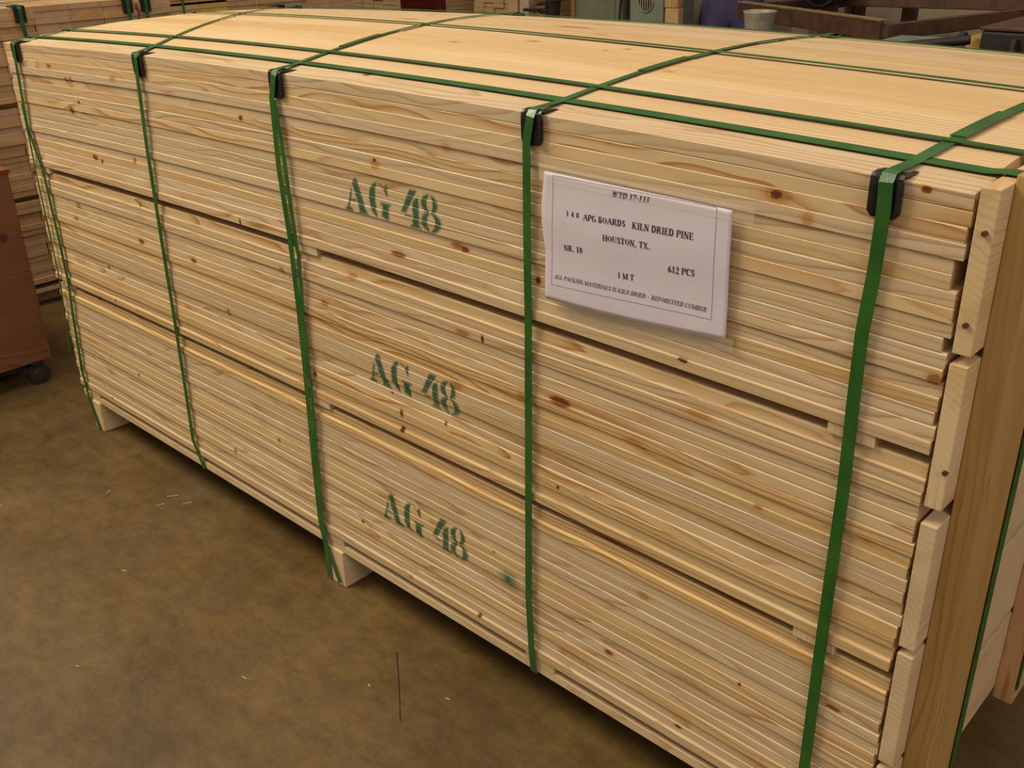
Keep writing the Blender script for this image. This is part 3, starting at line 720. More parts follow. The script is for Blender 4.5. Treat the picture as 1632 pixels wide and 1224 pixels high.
# serif stroke letters: lists of (x0,y0,x1,y1,weight) in a unit-high cell, s = serif ticks (x,y)
T_, t_ = .17, .07
SG = {
 'A': (.78, [(.38, 1, .06, 0, t_), (.38, 1, .68, 0, T_), (.18, .35, .56, .35, t_)], [(.06, 0), (.68, 0)]),
 'B': (.66, [(.14, 0, .14, 1, T_), (.14, 1, .42, 1, t_), (.42, 1, .52, .78, T_), (.52, .74, .36, .52, t_), (.14, .52, .40, .52, t_), (.44, .5, .56, .26, T_), (.54, .24, .42, 0, T_), (.14, 0, .42, 0, t_)], [(.14, 0), (.14, 1)]),
 'C': (.66, [(.58, .80, .42, 1, t_), (.42, 1, .26, .96, t_), (.26, .96, .12, .70, T_), (.12, .70, .10, .35, T_), (.10, .35, .26, .05, T_), (.26, .03, .46, 0, t_), (.46, 0, .60, .18, t_), (.58, .72, .58, 1, t_)], []),
 'D': (.72, [(.14, 0, .14, 1, T_), (.14, 1, .38, 1, t_), (.38, 1, .56, .76, T_), (.58, .76, .58, .26, T_), (.56, .26, .38, 0, T_), (.14, 0, .38, 0, t_)], [(.14, 0), (.14, 1)]),
 'E': (.62, [(.14, 0, .14, 1, T_), (.14, 1, .54, 1, t_), (.14, .52, .42, .52, t_), (.14, 0, .56, 0, t_), (.54, 1, .54, .78, t_), (.56, 0, .56, .24, t_), (.42, .62, .42, .42, t_)], [(.14, 0), (.14, 1)]),
 'F': (.58, [(.14, 0, .14, 1, T_), (.14, 1, .54, 1, t_), (.14, .52, .42, .52, t_), (.54, 1, .54, .78, t_), (.42, .62, .42, .42, t_)], [(.14, 0), (.14, 1)]),
 'G': (.72, [(.58, .80, .42, 1, t_), (.42, 1, .26, .96, t_), (.26, .96, .12, .70, T_), (.12, .70, .10, .35, T_), (.10, .35, .26, .05, T_), (.26, .03, .46, 0, t_), (.46, 0, .60, .08, t_), (.60, .05, .60, .42, T_)], [(.60, .42)]),
 'H': (.78, [(.14, 0, .14, 1, T_), (.62, 0, .62, 1, T_), (.14, .52, .62, .52, t_)], [(.14, 0), (.14, 1), (.62, 0), (.62, 1)]),
 'I': (.36, [(.18, 0, .18, 1, T_)], [(.18, 0), (.18, 1)]),
 'K': (.76, [(.14, 0, .14, 1, T_), (.14, .40, .58, 1, t_), (.30, .58, .62, 0, T_)], [(.14, 0), (.14, 1), (.60, 1), (.64, 0)]),
 'L': (.60, [(.14, 0, .14, 1, T_), (.14, 0, .56, 0, t_), (.56, 0, .56, .28, t_)], [(.14, 0), (.14, 1)]),
 'M': (.94, [(.12, 0, .12, 1, t_), (.12, 1, .44, .05, T_), (.44, .05, .76, 1, t_), (.78, 0, .78, 1, T_)], [(.12, 0), (.12, 1), (.78, 0), (.78, 1)]),
 'N': (.74, [(.12, 0, .12, 1, t_), (.12, 1, .60, 0, T_), (.60, 0, .60, 1, t_)], [(.12, 0), (.12, 1), (.60, 1)]),
 'O': (.74, [(.12, .25, .12, .75, T_), (.12, .75, .36, 1, t_), (.36, 1, .60, .75, t_), (.60, .75, .60, .25, T_), (.60, .25, .36, 0, t_), (.36, 0, .12, .25, t_)], []),
 'P': (.62, [(.14, 0, .14, 1, T_), (.14, 1, .42, 1, t_), (.42, 1, .54, .84, T_), (.54, .84, .50, .58, T_), (.48, .48, .14, .46, t_)], [(.14, 0), (.14, 1)]),
 'R': (.74, [(.14, 0, .14, 1, T_), (.14, 1, .42, 1, t_), (.42, 1, .52, .84, T_), (.52, .80, .46, .56, T_), (.44, .50, .14, .50, t_), (.34, .50, .62, 0, T_)], [(.14, 0), (.14, 1), (.64, 0)]),
 'S': (.56, [(.46, .76, .44, .96, t_), (.44, .96, .24, 1, t_), (.24, .98, .12, .74, T_), (.14, .68, .44, .36, T_), (.44, .34, .38, .06, T_), (.36, 0, .12, .04, t_), (.12, .04, .10, .26, t_)], []),
 'T': (.66, [(.32, 0, .32, 1, T_), (.04, 1, .60, 1, t_), (.04, 1, .04, .76, t_), (.60, 1, .60, .76, t_)], [(.32, 0)]),
 'U': (.76, [(.14, .25, .14, 1, T_), (.14, .25, .34, 0, t_), (.34, 0, .58, .2, t_), (.60, .2, .60, 1, t_)], [(.14, 1), (.60, 1)]),
 'W': (.98, [(.08, 1, .28, 0, T_), (.28, 0, .46, .9, t_), (.44, .9, .64, 0, T_), (.64, 0, .84, 1, t_)], [(.08, 1), (.84, 1), (.45, 1)]),
 'X': (.74, [(.10, 1, .60, 0, T_), (.60, 1, .10, 0, t_)], [(.10, 1), (.60, 0), (.60, 1), (.10, 0)]),
 '1': (.48, [(.24, 0, .24, 1, T_), (.24, 1, .10, .86, t_)], [(.24, 0)]),
 '2': (.54, [(.10, .76, .24, 1, t_), (.24, 1, .42, .80, T_), (.42, .78, .34, .5, T_), (.34, .5, .08, .06, t_), (.08, .03, .46, .03, T_), (.46, 0, .48, .2, t_)], []),
 '3': (.52, [(.10, .84, .26, 1, t_), (.26, 1, .40, .78, T_), (.38, .72, .22, .54, t_), (.24, .54, .42, .30, T_), (.42, .28, .28, .02, T_), (.26, .02, .08, .08, t_)], []),
 '4': (.54, [(.36, 0, .36, 1, T_), (.36, 1, .06, .32, t_), (.06, .30, .50, .30, T_ * .8)], []),
 '6': (.56, [(.44, 1, .24, .86, t_), (.22, .84, .12, .50, T_), (.12, .50, .12, .14, T_), (.44, .42, .44, .14, T_), (.14, .10, .28, 0, t_), (.28, 0, .44, .10, t_), (.16, .50, .30, .58, t_), (.30, .58, .44, .46, t_)], []),
 '7': (.52, [(.06, .95, .46, .95, T_), (.46, .95, .20, 0, t_ * 1.3), (.06, .95, .06, .76, t_)], []),
 '8': (.56, [(.14, .84, .14, .64, T_), (.42, .84, .42, .64, T_), (.14, .88, .28, 1, t_), (.28, 1, .42, .88, t_), (.14, .60, .42, .46, t_), (.42, .60, .14, .46, t_), (.12, .40, .12, .14, T_), (.44, .40, .44, .14, T_), (.12, .10, .28, 0, t_), (.28, 0, .44, .10, t_)], []),
 '.': (.28, [(.10, .06, .20, .06, T_)], []), ',': (.28, [(.10, .06, .18, .06, T_), (.18, .04, .10, -.18, t_)], []),
 '-': (.38, [(.06, .38, .30, .38, T_ * .8)], []), '–': (.6, [(.04, .38, .54, .38, t_)], []),
}
def adv(s, gap): return sum((SG[c][0] + .06 if c != ' ' else gap) for c in s)
def printed(s, x0, x1, z0, z1, h, mat, slant=0.0, wt=1.0, gap=.34, label=None):
    """one line of print from x0 to x1; baseline runs from z0 to z1"""
    tot = adv(s, gap); kx = (x1 - x0) / tot; cur = 0.0; bm = bmesh.new()
    def P(a, b):
        xx = x0 + a * kx; zz = z0 + (z1 - z0) * (a / tot) + b * h; xx += slant * b * h
        return Vector((xx, paper_y(xx, zz) - .0006, zz)) - rp
    def stroke(ax, ay, bx, by, w):
        a = Vector((ax, ay)); b = Vector((bx, by)); d = b - a; ln = d.length; d = d / ln
        n = Vector((-d.y, d.x)) * w / 2; a -= d * w * .15; b += d * w * .15
        ks = max(1, int(ln / .5))
        for q in range(ks):
            u = a.lerp(b, q / ks); v = a.lerp(b, (q + 1) / ks)
            bm.faces.new([bm.verts.new(P(cur + c.x, c.y)) for c in (u + n, u - n, v - n, v + n)])
    for c in s:
        if c == ' ': cur += gap; continue
        w_, st, se = SG[c]
        for (a, b, c_, d, w) in st: stroke(a, b, c_, d, w * wt)
        for (a, b) in se: stroke(a - .12, b, a + .12, b, t_ * wt)
        cur += w_ + .06
    return from_bm('printed_text', bm, mat, root)
def bl(u, v):  # baseline point on the paper from where it was measured
    return px_to_paper(u, v)
def line(s, a, b, hpx, mat, **kw):
    (x0, z0), (x1, z1) = bl(*a), bl(*b)
    o = printed(s, x0, x1, z0, z1, hpx * .78, mat, **kw); return o
line('WTD 17-133', (975, 313), (1033, 323.5), .0095, M_INK, slant=.28, wt=1.1)
line('1 4 8', (903, 343.5), (924, 347.5), .0095, M_INK, wt=1.0)
line('APG BOARDS', (930, 350), (997, 361.5), .0105, M_INK, wt=1.1)
line('KILN DRIED PINE', (1007, 364), (1104, 383), .0115, M_INK, wt=1.1)
line('HOUSTON, TX.', (961, 383), (1036, 398), .0110, M_INK, wt=1.1)
line('NR. 18', (899, 398.5), (929, 403.5), .0105, M_INK, wt=1.05)
line('612 PCS', (1063, 434), (1106, 441.5), .0115, M_INK, wt=1.1)
line('1 M T', (984, 443), (1010, 447.5), .0105, M_INK, wt=1.1)
line('ALL PACKING MATERIALS IS KILN DRIED – REFORESTED LUMBER', (884, 442.5), (1124, 497.5), .0078, M_INKL, slant=.28, wt=1.2)
bm = bmesh.new()
def thin(a, b, w=.0006):
    n = 24
    for q in range(n):
        u = (a[0] + (b[0] - a[0]) * q / n, a[1] + (b[1] - a[1]) * q / n); v = (a[0] + (b[0] - a[0]) * (q + 1) / n, a[1] + (b[1] - a[1]) * (q + 1) / n)
        vert = abs(a[0] - b[0]) < abs(a[1] - b[1]); o = (w / 2, 0) if vert else (0, w / 2)
        bm.faces.new([bm.verts.new(Vector((p[0] + s * o[0], paper_y(p[0], p[1]) - .0005, p[1] + s * o[1])) - rp) for p, s in ((u, 1), (u, -1), (v, -1), (v, 1))])
c4 = [bl(882, 279), bl(1141, 331), bl(1132, 510), bl(880, 453)]
for a in range(4): thin(c4[a], c4[(a + 1) % 4])
bo = from_bm('printed_frame', bm, M_INKL, root); bo['label'] = 'thin printed border line'
def tape(f0, f1, g0, g1, nm, dx0=0, dx1=0):
    bm = bmesh.new(); n = 20
    r = []
    for a in range(n + 1):
        f = f0 + (f1 - f0) * a / n
        col = []
        for g_ in (g0, g1):
            p = paper_pt(min(max(f, 0), 1), g_); p.x = PX0 + (PX1 - PX0) * f; p.y = (paper_y(p.x, p.z) - .0010) if 0 <= f <= 1 and 0 <= g_ <= 1 else -.0078
            col.append(bm.verts.new(p - rp))
        r.append(col)
    for a in range(n): bm.faces.new((r[a][0], r[a][1], r[a + 1][1], r[a + 1][0]))
    o = from_bm('clear_tape', bm, M_TAPE, root, smooth=True); o['label'] = nm
tape(-.05, 1.09, -.045, .075, 'strip of clear tape across the upper edge')
tape(.08, 1.04, .985, 1.10, 'crinkled strip of clear tape along the lower edge')

# ------------------------------------------------------------------ rear lumber bundles on the left
def proj(p):
    q = ROT.transposed() @ (Vector(p) - CP)
    return 814.14 + FOC * q.x / -q.z, 610.3 - FOC * q.y / -q.z
SIL = [(-50, 90), (14, 71), (85, 60), (160, 46), (292, 22), (450, 0), (700, -12)]
SILL = [(71, 14), (269, 51), (440, 91), (609, 124)]
CRL = [(268, 18), (583, 75)]
def lerp_tab(tab, x):
    return float(np.interp(x, [a for a, _ in tab], [b for _, b in tab]))
def seen_rear(y, z):
    u, v = proj((-3.57, y, z))
    if u < -12 or u > 560 or v < -12: return False
    if v < lerp_tab(SIL, u) + 6: return True
    if v < 262: return u < lerp_tab(SILL, v) + 4
    return lerp_tab(CRL, v) - 5 < u < lerp_tab(SILL, v) + 5
RB = [('near', -.115, .955), ('far', .968, 2.038)]
ROWN = ['top row'] + [w + ' row from the top' for w in ['second', 'third', 'fourth', 'fifth', 'sixth', 'seventh', 'eighth', 'ninth', 'tenth', 'eleventh', 'twelfth', 'thirteenth', 'fourteenth']] + ['bottom row']
ROWS = ['top row'] + [w.split(' from')[0] for w in ROWN[1:14]] + ['bottom row']
COLN = ['first', 'second', 'third', 'fourth', 'fifth', 'sixth', 'seventh', 'eighth']
RX = -3.57
nseen = 0
for bi, (bn, ya, yb) in enumerate(RB):
    cw = (yb - ya) / 8
    hid = []
    for p in range(3):
        ztop = 1.105 - p * .3445; th = .3245 / 15
        for r in range(15):
            for c in range(8):
                y0 = ya + c * cw; y1 = y0 + cw; z1 = ztop - r * th; z0 = z1 - th
                # neighbouring rows break their joints a little
                if seen_rear((y0 + y1) / 2, (z0 + z1) / 2) or seen_rear(y0, z1) or seen_rear(y1, z1):
                    gapb = bi == 1 and p == 0 and c in (1, 2) and r in (1,)
                    xx = RX + random.uniform(-.010, .004)
                    yel = bi == 1 and p == 0 and c in (1, 2)
                    bm = bmesh.new()
                    box(bm, (xx - .45, y0 + .0006, z0 + .0003 + (.009 if gapb else 0)), (xx, y1 - .0006 - (random.random() < .12) * .004, z1 - .0003), .0012)
                    o = from_bm('pine_board', bm, M_REAR_YEL if yel else M_REAR, origin=(xx - .2, (y0 + y1) / 2, z0))
                    tag(o, f'{COLN[c]} board end from left, {ROWS[r]}, {PN[p]} pack, {bn} rear bundle', 'board', 'board ends of the rear bundles')
                    nseen += 1
                    hid.append((y0 + .0006, y1 - .0006, z0 + .0003, z1 - .0003, RX - .47))
                else: hid.append((y0 + .0006, y1 - .0006, z0 + .0003, z1 - .0003, RX - random.uniform(.0, .008)))
    V = []; Fc = []
    for (y0, y1, z0, z1, xe) in hid:
        b = len(V)
        for x in (RX - 2.4, xe):
            V += [(x, y0, z0), (x, y1, z0), (x, y1, z1), (x, y0, z1)]
        for j in range(4): Fc.append((b + j, b + (j + 1) % 4, b + 4 + (j + 1) % 4, b + 4 + j))
        Fc.append((b + 3, b + 2, b + 1, b)); Fc.append((b + 4, b + 5, b + 6, b + 7))
    me = bpy.data.meshes.new('inner'); me.from_pydata(V, [], Fc); me.update()
    tag(link('inner_boards', me, M_REAR, origin=(RX - 1.2, (ya + yb) / 2, .08)), f'close-packed boards filling the {bn} rear bundle', 'lumber', kind='stuff')
    # spacers and skids
    for zz0, zz1, nm in ((.7615, .7800, 'upper gap'), (.417, .4355, 'lower gap')):
        for xo in (-.08, -1.2, -2.3):
            if xo < -.1: continue
            bm = bmesh.new(); box(bm, (RX + xo - .03, ya, zz0 - .0007), (RX + xo + .03, yb, zz1 - .0003), .001)
            tag(from_bm('sticker', bm, M_PINE_Y, origin=(RX + xo, (ya + yb) / 2, zz0)), f'wooden spacer in the {nm} of the {bn} rear bundle', 'spacer', 'spacers in the rear bundles')
    bm = bmesh.new(); box(bm, (RX - 2.38, ya + .02, .055), (RX - .0, yb - .01, .0705), .001)
    tag(from_bm('base_board', bm, M_REAR, origin=(RX - 1.2, (ya + yb) / 2, .055)), f'thin base board under the {bn} rear bundle', 'board')
    for q, xo in enumerate((-.10, -1.2, -2.3)):
        bm = bmesh.new(); box(bm, (RX + xo - .05, ya + .02, 0), (RX + xo + .04, yb - .02, .0545), .002)
        tag(from_bm('skid', bm, M_REAR, origin=(RX + xo, (ya + yb) / 2, 0)), f'wooden skid under the {bn} rear bundle, ' + ['at its near end', 'in its middle', 'at its far end'][q], 'skid', 'skids under the rear bundles')
for (y, nm, guard, yd) in ((.50, 'at the far left of the picture', True, .53), (.915, 'left of the pair near the bundle joint', True, .925), (.990, 'right of the pair near the bundle joint', True, .998), (1.150, 'bare one to the right of the pair', False, 1.15)):
    root = empty('rear_strap', (RX, y, 0), f'green strap down the rear bundle ends, {nm}', 'strap', 'green straps on the rear bundles'); rp2 = Vector(root.location)
    zt = 1.105
    pts = [(RX - 2.3, y, zt + .002), (RX - 1.2, y, zt + .002), (RX - .05, y, zt + (.008 if guard else .0025)), (RX + .008, y, zt + (.009 if guard else .003)), (RX + .0155, y, zt - .004), (RX + .0150, y, zt - .07), (RX + .0115, yd, .8), (RX + .0110, yd, .5), (RX + .0110, yd, .07)]
    w = .014 if guard else .009
    ribbon('strap_band', [Vector(a) - rp2 for a in rs(pts, .06)], w, (0, 1, 0), parent=root)
    if guard:
        bm = bmesh.new(); box(bm, (RX - .05, y - .021, zt + .0005), (RX + .012, y + .021, zt + .0055), .0015); box(bm, (RX + .0065, y - .021, zt - .052), (RX + .012, y + .021, zt + .003), .0015)
        tag(from_bm('corner_protector', bm, M_GUARD, origin=(RX, y, zt)), f'black corner protector on the rear bundle, {nm}', 'corner protector', 'protectors on the rear bundles')
root = empty('rear_strap', (RX - .25, .9, 1.108), 'thin green strap lying across the top of the rear bundles', 'strap', 'green straps on the rear bundles')
ribbon('strap_band', [Vector((0, a, 0)) for a in np.linspace(-1.02, 1.13, 12)], .012, (1, 0, 0), parent=root)

# ------------------------------------------------------------------ cart on casters at the left
root = empty('crate_cart', (-2.85, -.4, 0), 'reddish plywood crate on small black casters at the left edge', 'crate')
bm = bmesh.new()
box(bm, (-.55, -.55, .075), (0, .475, .70), .003)
me = bpy.data.meshes.new('crate'); bm.to_mesh(me); bm.free()
cb = bpy.data.objects.new('crate_body', me); COL.objects.link(cb); me.materials.append(M_CRATE); cb.parent = root
bm = bmesh.new(); box(bm, (-.56, -.555, .690), (.004, .480, .703), .002); from_bm('top_rim', bm, M_CRATE, root)
bm = bmesh.new(); box(bm, (-.50, -.50, .050), (-.03, .45, .075), .002); from_bm('bottom_frame', bm, M_DARK, root)
bm = bmesh.new()
for (y, z_, r) in ((.395, .555, .012), (.415, .50, .015), (.30, .60, .006)): cyl(bm, (-.001, y, z_), (.0012, y, z_), r, r * .9, 16)
ko = from_bm('plywood_knot', bm, plain('knot_red', (.10, .025, .015), .6), root); ko['label'] = 'dark oval knots in the plywood'
for (cx, cy) in ((.005, .425), (-.5, .425), (.005, -.5), (-.5, -.5)):
    bm = bmesh.new(); cyl(bm, (cx - .022, cy, .034), (cx + .0, cy, .034), .034, None, 28)
    w = from_bm('caster_wheel', bm, M_RUBBER, root)
    bm = bmesh.new(); cyl(bm, (cx, cy, .034), (cx + .003, cy, .034), .020, .017, 24)
    from_bm('wheel_hub', bm, plain('caster_hub', (.06, .042, .02), .5, .3), w)
    bm = bmesh.new(); box(bm, (cx - .026, cy - .012, .034), (cx - .0235, cy + .012, .078)); box(bm, (cx - .03, cy - .02, .0705), (cx + .006, cy + .02, .0745))
    from_bm('caster_bracket', bm, M_DARK, root)

# ------------------------------------------------------------------ splinters and chips on the floor
def px_floor(u, v):
    d = ROT @ Vector(((u - 814.14) / FOC, -(v - 610.3) / FOC, -1)); t = -CP.z / d.z; return CP + d * t
M_CHIP = plain('wood_chip', (.60, .42, .18), .6)
SPL = [((266, 792), (285, 790), 'the long one left of centre'), ((248, 807), (262, 803), 'short one just below the long one'), ((290, 804), (306, 801), 'short one at the right of the long one'),
       ((170, 787), (176, 782), 'tiny one left of the long one'), ((0, 809), (5, 804), 'short one at the left edge of the picture'), ((194, 909), (202, 911), 'tiny one in the lower left'),
       ((710, 1113), (717, 1116), 'pale chip near the bottom of the picture'), ((386, 1079), (393, 1083), 'small chip at the lower middle left'), ((121, 1062), (126, 1063), 'small chip at the lower left'),
       ((587, 1091), (590, 1095), 'tiny chip left of the pale chip')]
for (a, b, nm) in SPL:
    p = px_floor(*a); q = px_floor(*b); p.z = q.z = .0012
    bm = bmesh.new(); beam(bm, p, q, .0019, .0012)
    tag(from_bm('wood_splinter', bm, M_CHIP, origin=(p + q) / 2), f'pale wood splinter on the brown floor, {nm}', 'splinter', 'wood splinters on the floor')
p = px_floor(632, 1040); q = px_floor(638, 1150); p.z = q.z = .0008
bm = bmesh.new(); m1 = p.lerp(q, .5) + Vector((.002, 0, 0)); beam(bm, p, m1, .0020, .0008); beam(bm, m1, q, .0018, .0008)
tag(from_bm('thin_fibre', bm, M_DARK, origin=(p + q) / 2), 'long thin dark fibre on the floor below the stack', 'fibre')

# ------------------------------------------------------------------ machines behind the stack
def thing_part(name, root, mat, build, smooth=False):
    bm = bmesh.new(); build(bm)
    return from_bm(name, bm, mat, root, smooth=smooth)

root = empty('machine_cabinet', (-3.12, 3.55, 0), 'olive grey machine cabinet directly behind the rear edge of the stack', 'machine')
thing_part('cabinet_body', root, M_GREY, lambda b: box(b, (-.17, -.25, .06), (.145, .30, 1.35), .008))
thing_part('door_panel', root, M_GREY, lambda b: box(b, (-.15, -.256, .12), (.10, -.249, 1.28), .003))
thing_part('plinth', root, M_DARK, lambda b: box(b, (-.155, -.23, 0), (.13, .28, .06), .004))
thing_part('support_rod', root, M_DARK, lambda b: cyl(b, (.135, -.275, .70), (.185, -.275, 1.30), .007))
thing_part('edge_strip', root, M_RIM, lambda b: box(b, (-.20, -.255, .06), (-.172, -.22, 1.34), .003))

root = empty('motor_housing', (-2.825, 3.5, 0), 'grey green motor housing with a round ribbed fan grille, behind the stack', 'machine')
thing_part('housing_body', root, M_GREEN, lambda b: box(b, (-.105, -.20, .10), (.105, .08, 1.09), .014))
thing_part('housing_base', root, M_DARK, lambda b: box(b, (-.10, -.18, 0), (.10, .06, .10), .006))
gz = .947
thing_part('grille_recess', root, M_DARK, lambda b: cyl(b, (0, -.202, gz), (0, -.199, gz), .046, None, 28))
for k in range(7):
    xo = -.036 + k * .012; hh = math.sqrt(max(.042 ** 2 - xo ** 2, 1e-5))
    def rib(b, xo=xo, hh=hh):
        pts = [Vector((xo * (1 + .25 * math.sin(a * math.pi)), -.2055 - .003 * math.sin(a * math.pi), gz - hh + 2 * hh * a)) for a in np.linspace(0, 1, 7)]
        for p, q in zip(pts[:-1], pts[1:]): cyl(b, p, q, .0027, None, 8)
    thing_part('grille_rib', root, M_BEIGE, rib)
def ring(b):
    for a in range(24):
        p = [Vector((.046 * math.cos(q * math.tau / 24), -.205, gz + .046 * math.sin(q * math.tau / 24))) for q in (a, a + 1)]
        cyl(b, p[0], p[1], .0035, None, 8)
thing_part('grille_ring', root, M_GREEN, ring)

for k, (z0, z1, dx) in enumerate([(0, .17, 0), (.172, .34, .006), (.342, .51, -.004), (.512, .68, .005), (.682, .84, -.003), (.842, .925, .004), (.927, 1.02, -.002)]):
    bm = bmesh.new(); box(bm, (-2.712 + dx, 3.30, z0), (-2.632 + dx, 3.345, z1), .004)
    tag(from_bm('timber_block', bm, M_PINE_Z, origin=(-2.665, 3.5, z0)), ['brown timber block piled behind the stack, lowest of the pile', 'brown timber block piled behind the stack, second from the floor', 'brown timber block piled behind the stack, third from the floor',
        'brown timber block piled behind the stack, fourth from the floor', 'brown timber block piled behind the stack, third from the top', 'brown timber block piled behind the stack, second from the top', 'brown timber block piled behind the stack, topmost of the pile'][k], 'timber block', 'brown timber blocks beside the beige cabinet')

root = empty('beige_cabinet', (-2.83, 4.10, 0), 'pale beige metal cabinet standing between timber blocks and the worker', 'cabinet')
thing_part('cabinet_body', root, M_BEIGE, lambda b: box(b, (-.20, -.18, .04), (.26, .25, 1.5), .008))
thing_part('plinth', root, M_DARK, lambda b: box(b, (-.19, -.16, 0), (.25, .24, .04), .003))
for (x, z_) in ((-.03, .885), (.065, .875), (.03, 1.2)):
    thing_part('bolt', root, M_DARK, lambda b, x=x, z_=z_: cyl(b, (x, -.186, z_), (x, -.179, z_), .006, None, 12))

# the worker: one skinned body, clothes over it
def skinned(name, verts, edges, radii, mat, parent, sub=2, rootv=0):
    me = bpy.data.meshes.new(name); me.from_pydata(verts, edges, []); me.update()
    o = bpy.data.objects.new(name, me); COL.objects.link(o); o.parent = parent; me.materials.append(mat)
    md = o.modifiers.new('skin', 'SKIN'); md.use_smooth_shade = True
    for v, r in zip(me.skin_vertices[0].data, radii): v.radius = (r, r) if isinstance(r, float) else r
    me.skin_vertices[0].data[rootv].use_root = True
    sb = o.modifiers.new('sub', 'SUBSURF'); sb.levels = sub; sb.render_levels = sub
    return o
wk = empty('person', (-2.52, 3.62, 0), 'person in blue work trousers standing behind the stack beside the beige cabinet', 'person', rz=math.radians(25))
V = [(0, 0, .93), (0, 0, 1.08), (0, .01, 1.25), (0, .01, 1.42), (0, 0, 1.50), (0, -.01, 1.56),
     (.085, 0, .88), (.095, -.01, .50), (.10, .02, .09), (.105, -.13, .035),
     (-.085, 0, .88), (-.095, -.01, .50), (-.10, .02, .09), (-.105, -.13, .035),
     (.18, .01, 1.40), (.23, -.01, 1.17), (.17, -.23, 1.20), (.155, -.30, 1.21),
     (-.18, .01, 1.40), (-.23, -.01, 1.17), (-.17, -.23, 1.20), (-.155, -.30, 1.21)]
E_ = [(0, 1), (1, 2), (2, 3), (3, 4), (4, 5), (0, 6), (6, 7), (7, 8), (8, 9), (0, 10), (10, 11), (11, 12), (12, 13), (3, 14), (14, 15), (15, 16), (16, 17), (3, 18), (18, 19), (19, 20), (20, 21)]
Rr = [(.135, .10), (.125, .09), (.145, .10), (.13, .09), .055, .05, .078, .055, .038, .035, .078, .055, .038, .035, .055, .042, .028, .034, .055, .042, .028, .034]
body = skinned('body', V, E_, Rr, M_SKIN, wk)
# hands: palm grows out of the wrist, five fingers each
for s in (1, -1):
    base = Vector((s * .155, -.31, 1.21))
    hv = [tuple(base)]; he = []; hr = [(.030, .016)]
    for f, (dx, ln) in enumerate([(-.027, .066), (-.009, .076), (.009, .072), (.026, .058)]):
        k = len(hv); a = base + Vector((dx, -.040, -.004)); b_ = a + Vector((dx * .1, -ln * .5, -.008)); c_ = b_ + Vector((0, -ln * .34, -.024))
        hv += [tuple(a), tuple(b_), tuple(c_)]; he += [(0, k), (k, k + 1), (k + 1, k + 2)]; hr += [.0095, .0085, .0075]
    k = len(hv); hv += [tuple(base + Vector((-s * .034, -.016, -.006))), tuple(base + Vector((-s * .044, -.046, -.018)))]; he += [(0, k), (k, k + 1)]; hr += [.011, .009]
    skinned('hand', hv, he, hr, M_SKIN, wk, sub=1)
tv = V[:2] + [V[6], V[7], (.10, .02, .07), V[10], V[11], (-.10, .02, .07)]
skinned('trousers', tv, [(0, 1), (0, 2), (2, 3), (3, 4), (0, 5), (5, 6), (6, 7)], [(.150, .118), (.138, .104), .098, .083, .075, .098, .083, .075], M_BLUE, wk)
sv = [(0, 0, 1.03)] + [(0, 0, 1.12)] + V[2:4] + [(0, 0, 1.47), V[14], V[15], (.19, -.16, 1.19), V[18], V[19], (-.19, -.16, 1.19)]
skinned('shirt', sv, [(0, 1), (1, 2), (2, 3), (3, 4), (3, 5), (5, 6), (6, 7), (3, 8), (8, 9), (9, 10)], [(.152, .115), (.142, .105), (.170, .122), (.160, .112), .072, .085, .060, .046, .085, .060, .046], M_GREY, wk)
for s in (1, -1):
    def shoe(b, s=s):
        t = bmesh.new(); bmesh.ops.create_uvsphere(t, u_segments=20, v_segments=12, radius=1)
        for v in t.verts: v.co = Vector((s * .105 + v.co.x * .048, -.055 + v.co.y * .135, max(.0, .045 + v.co.z * (.055 - .02 * max(0, -v.co.y)))))
        me = bpy.data.meshes.new('t'); t.to_mesh(me); t.free(); b.from_mesh(me)
    thing_part('shoe', wk, M_RUBBER, shoe, smooth=True)
def headm(b):
    t = bmesh.new(); bmesh.ops.create_uvsphere(t, u_segments=28, v_segments=20, radius=1)
    for v in t.verts:
        x, y, z_ = v.co; w = 1 - .28 * max(0, -z_) ** 1.5
        yy = y * .098
        if y < 0: yy -= .018 * math.exp(-(x / .16) ** 2 - ((z_ + .08) / .16) ** 2); yy += .006 * math.exp(-((abs(x) - .36) / .16) ** 2 - ((z_ - .10) / .12) ** 2); yy -= .005 * math.exp(-(x / .3) ** 2 - ((z_ + .42) / .07) ** 2)
        v.co = Vector((x * .078 * w, yy * (1 - .12 * max(0, -z_)) - .012, 1.665 + z_ * .118))
    me = bpy.data.meshes.new('t'); t.to_mesh(me); t.free(); b.from_mesh(me)
    for s in (1, -1):
        t = bmesh.new(); bmesh.ops.create_uvsphere(t, u_segments=12, v_segments=8, radius=1)
        for v in t.verts: v.co = Vector((s * .079 + v.co.x * .010, .0 + v.co.y * .018, 1.665 + v.co.z * .032))
        me = bpy.data.meshes.new('t'); t.to_mesh(me); t.free(); b.from_mesh(me)
head = thing_part('head', wk, M_SKIN, headm, smooth=True)
M_EYE = plain('eye_white', (.7, .68, .62), .3, var=.02)
for s in (1, -1):
    def eye(b, s=s):
        t = bmesh.new(); bmesh.ops.create_uvsphere(t, u_segments=12, v_segments=8, radius=.011)
        bmesh.ops.translate(t, verts=t.verts, vec=(s * .029, -.099, 1.676)); me = bpy.data.meshes.new('t'); t.to_mesh(me); t.free(); b.from_mesh(me)
    thing_part('eye', head, M_EYE, eye, smooth=True)
def hairm(b):
    t = bmesh.new(); bmesh.ops.create_uvsphere(t, u_segments=28, v_segments=18, radius=1)
    for v in t.verts: v.co = Vector((v.co.x * .085, v.co.y * .106, 1.678 + v.co.z * .117))
    bmesh.ops.delete(t, geom=[v for v in t.verts if v.co.z < 1.63 or (v.co.y < -.02 and v.co.z < 1.725)], context='VERTS')
    me = bpy.data.meshes.new('t'); t.to_mesh(me); t.free(); b.from_mesh(me)
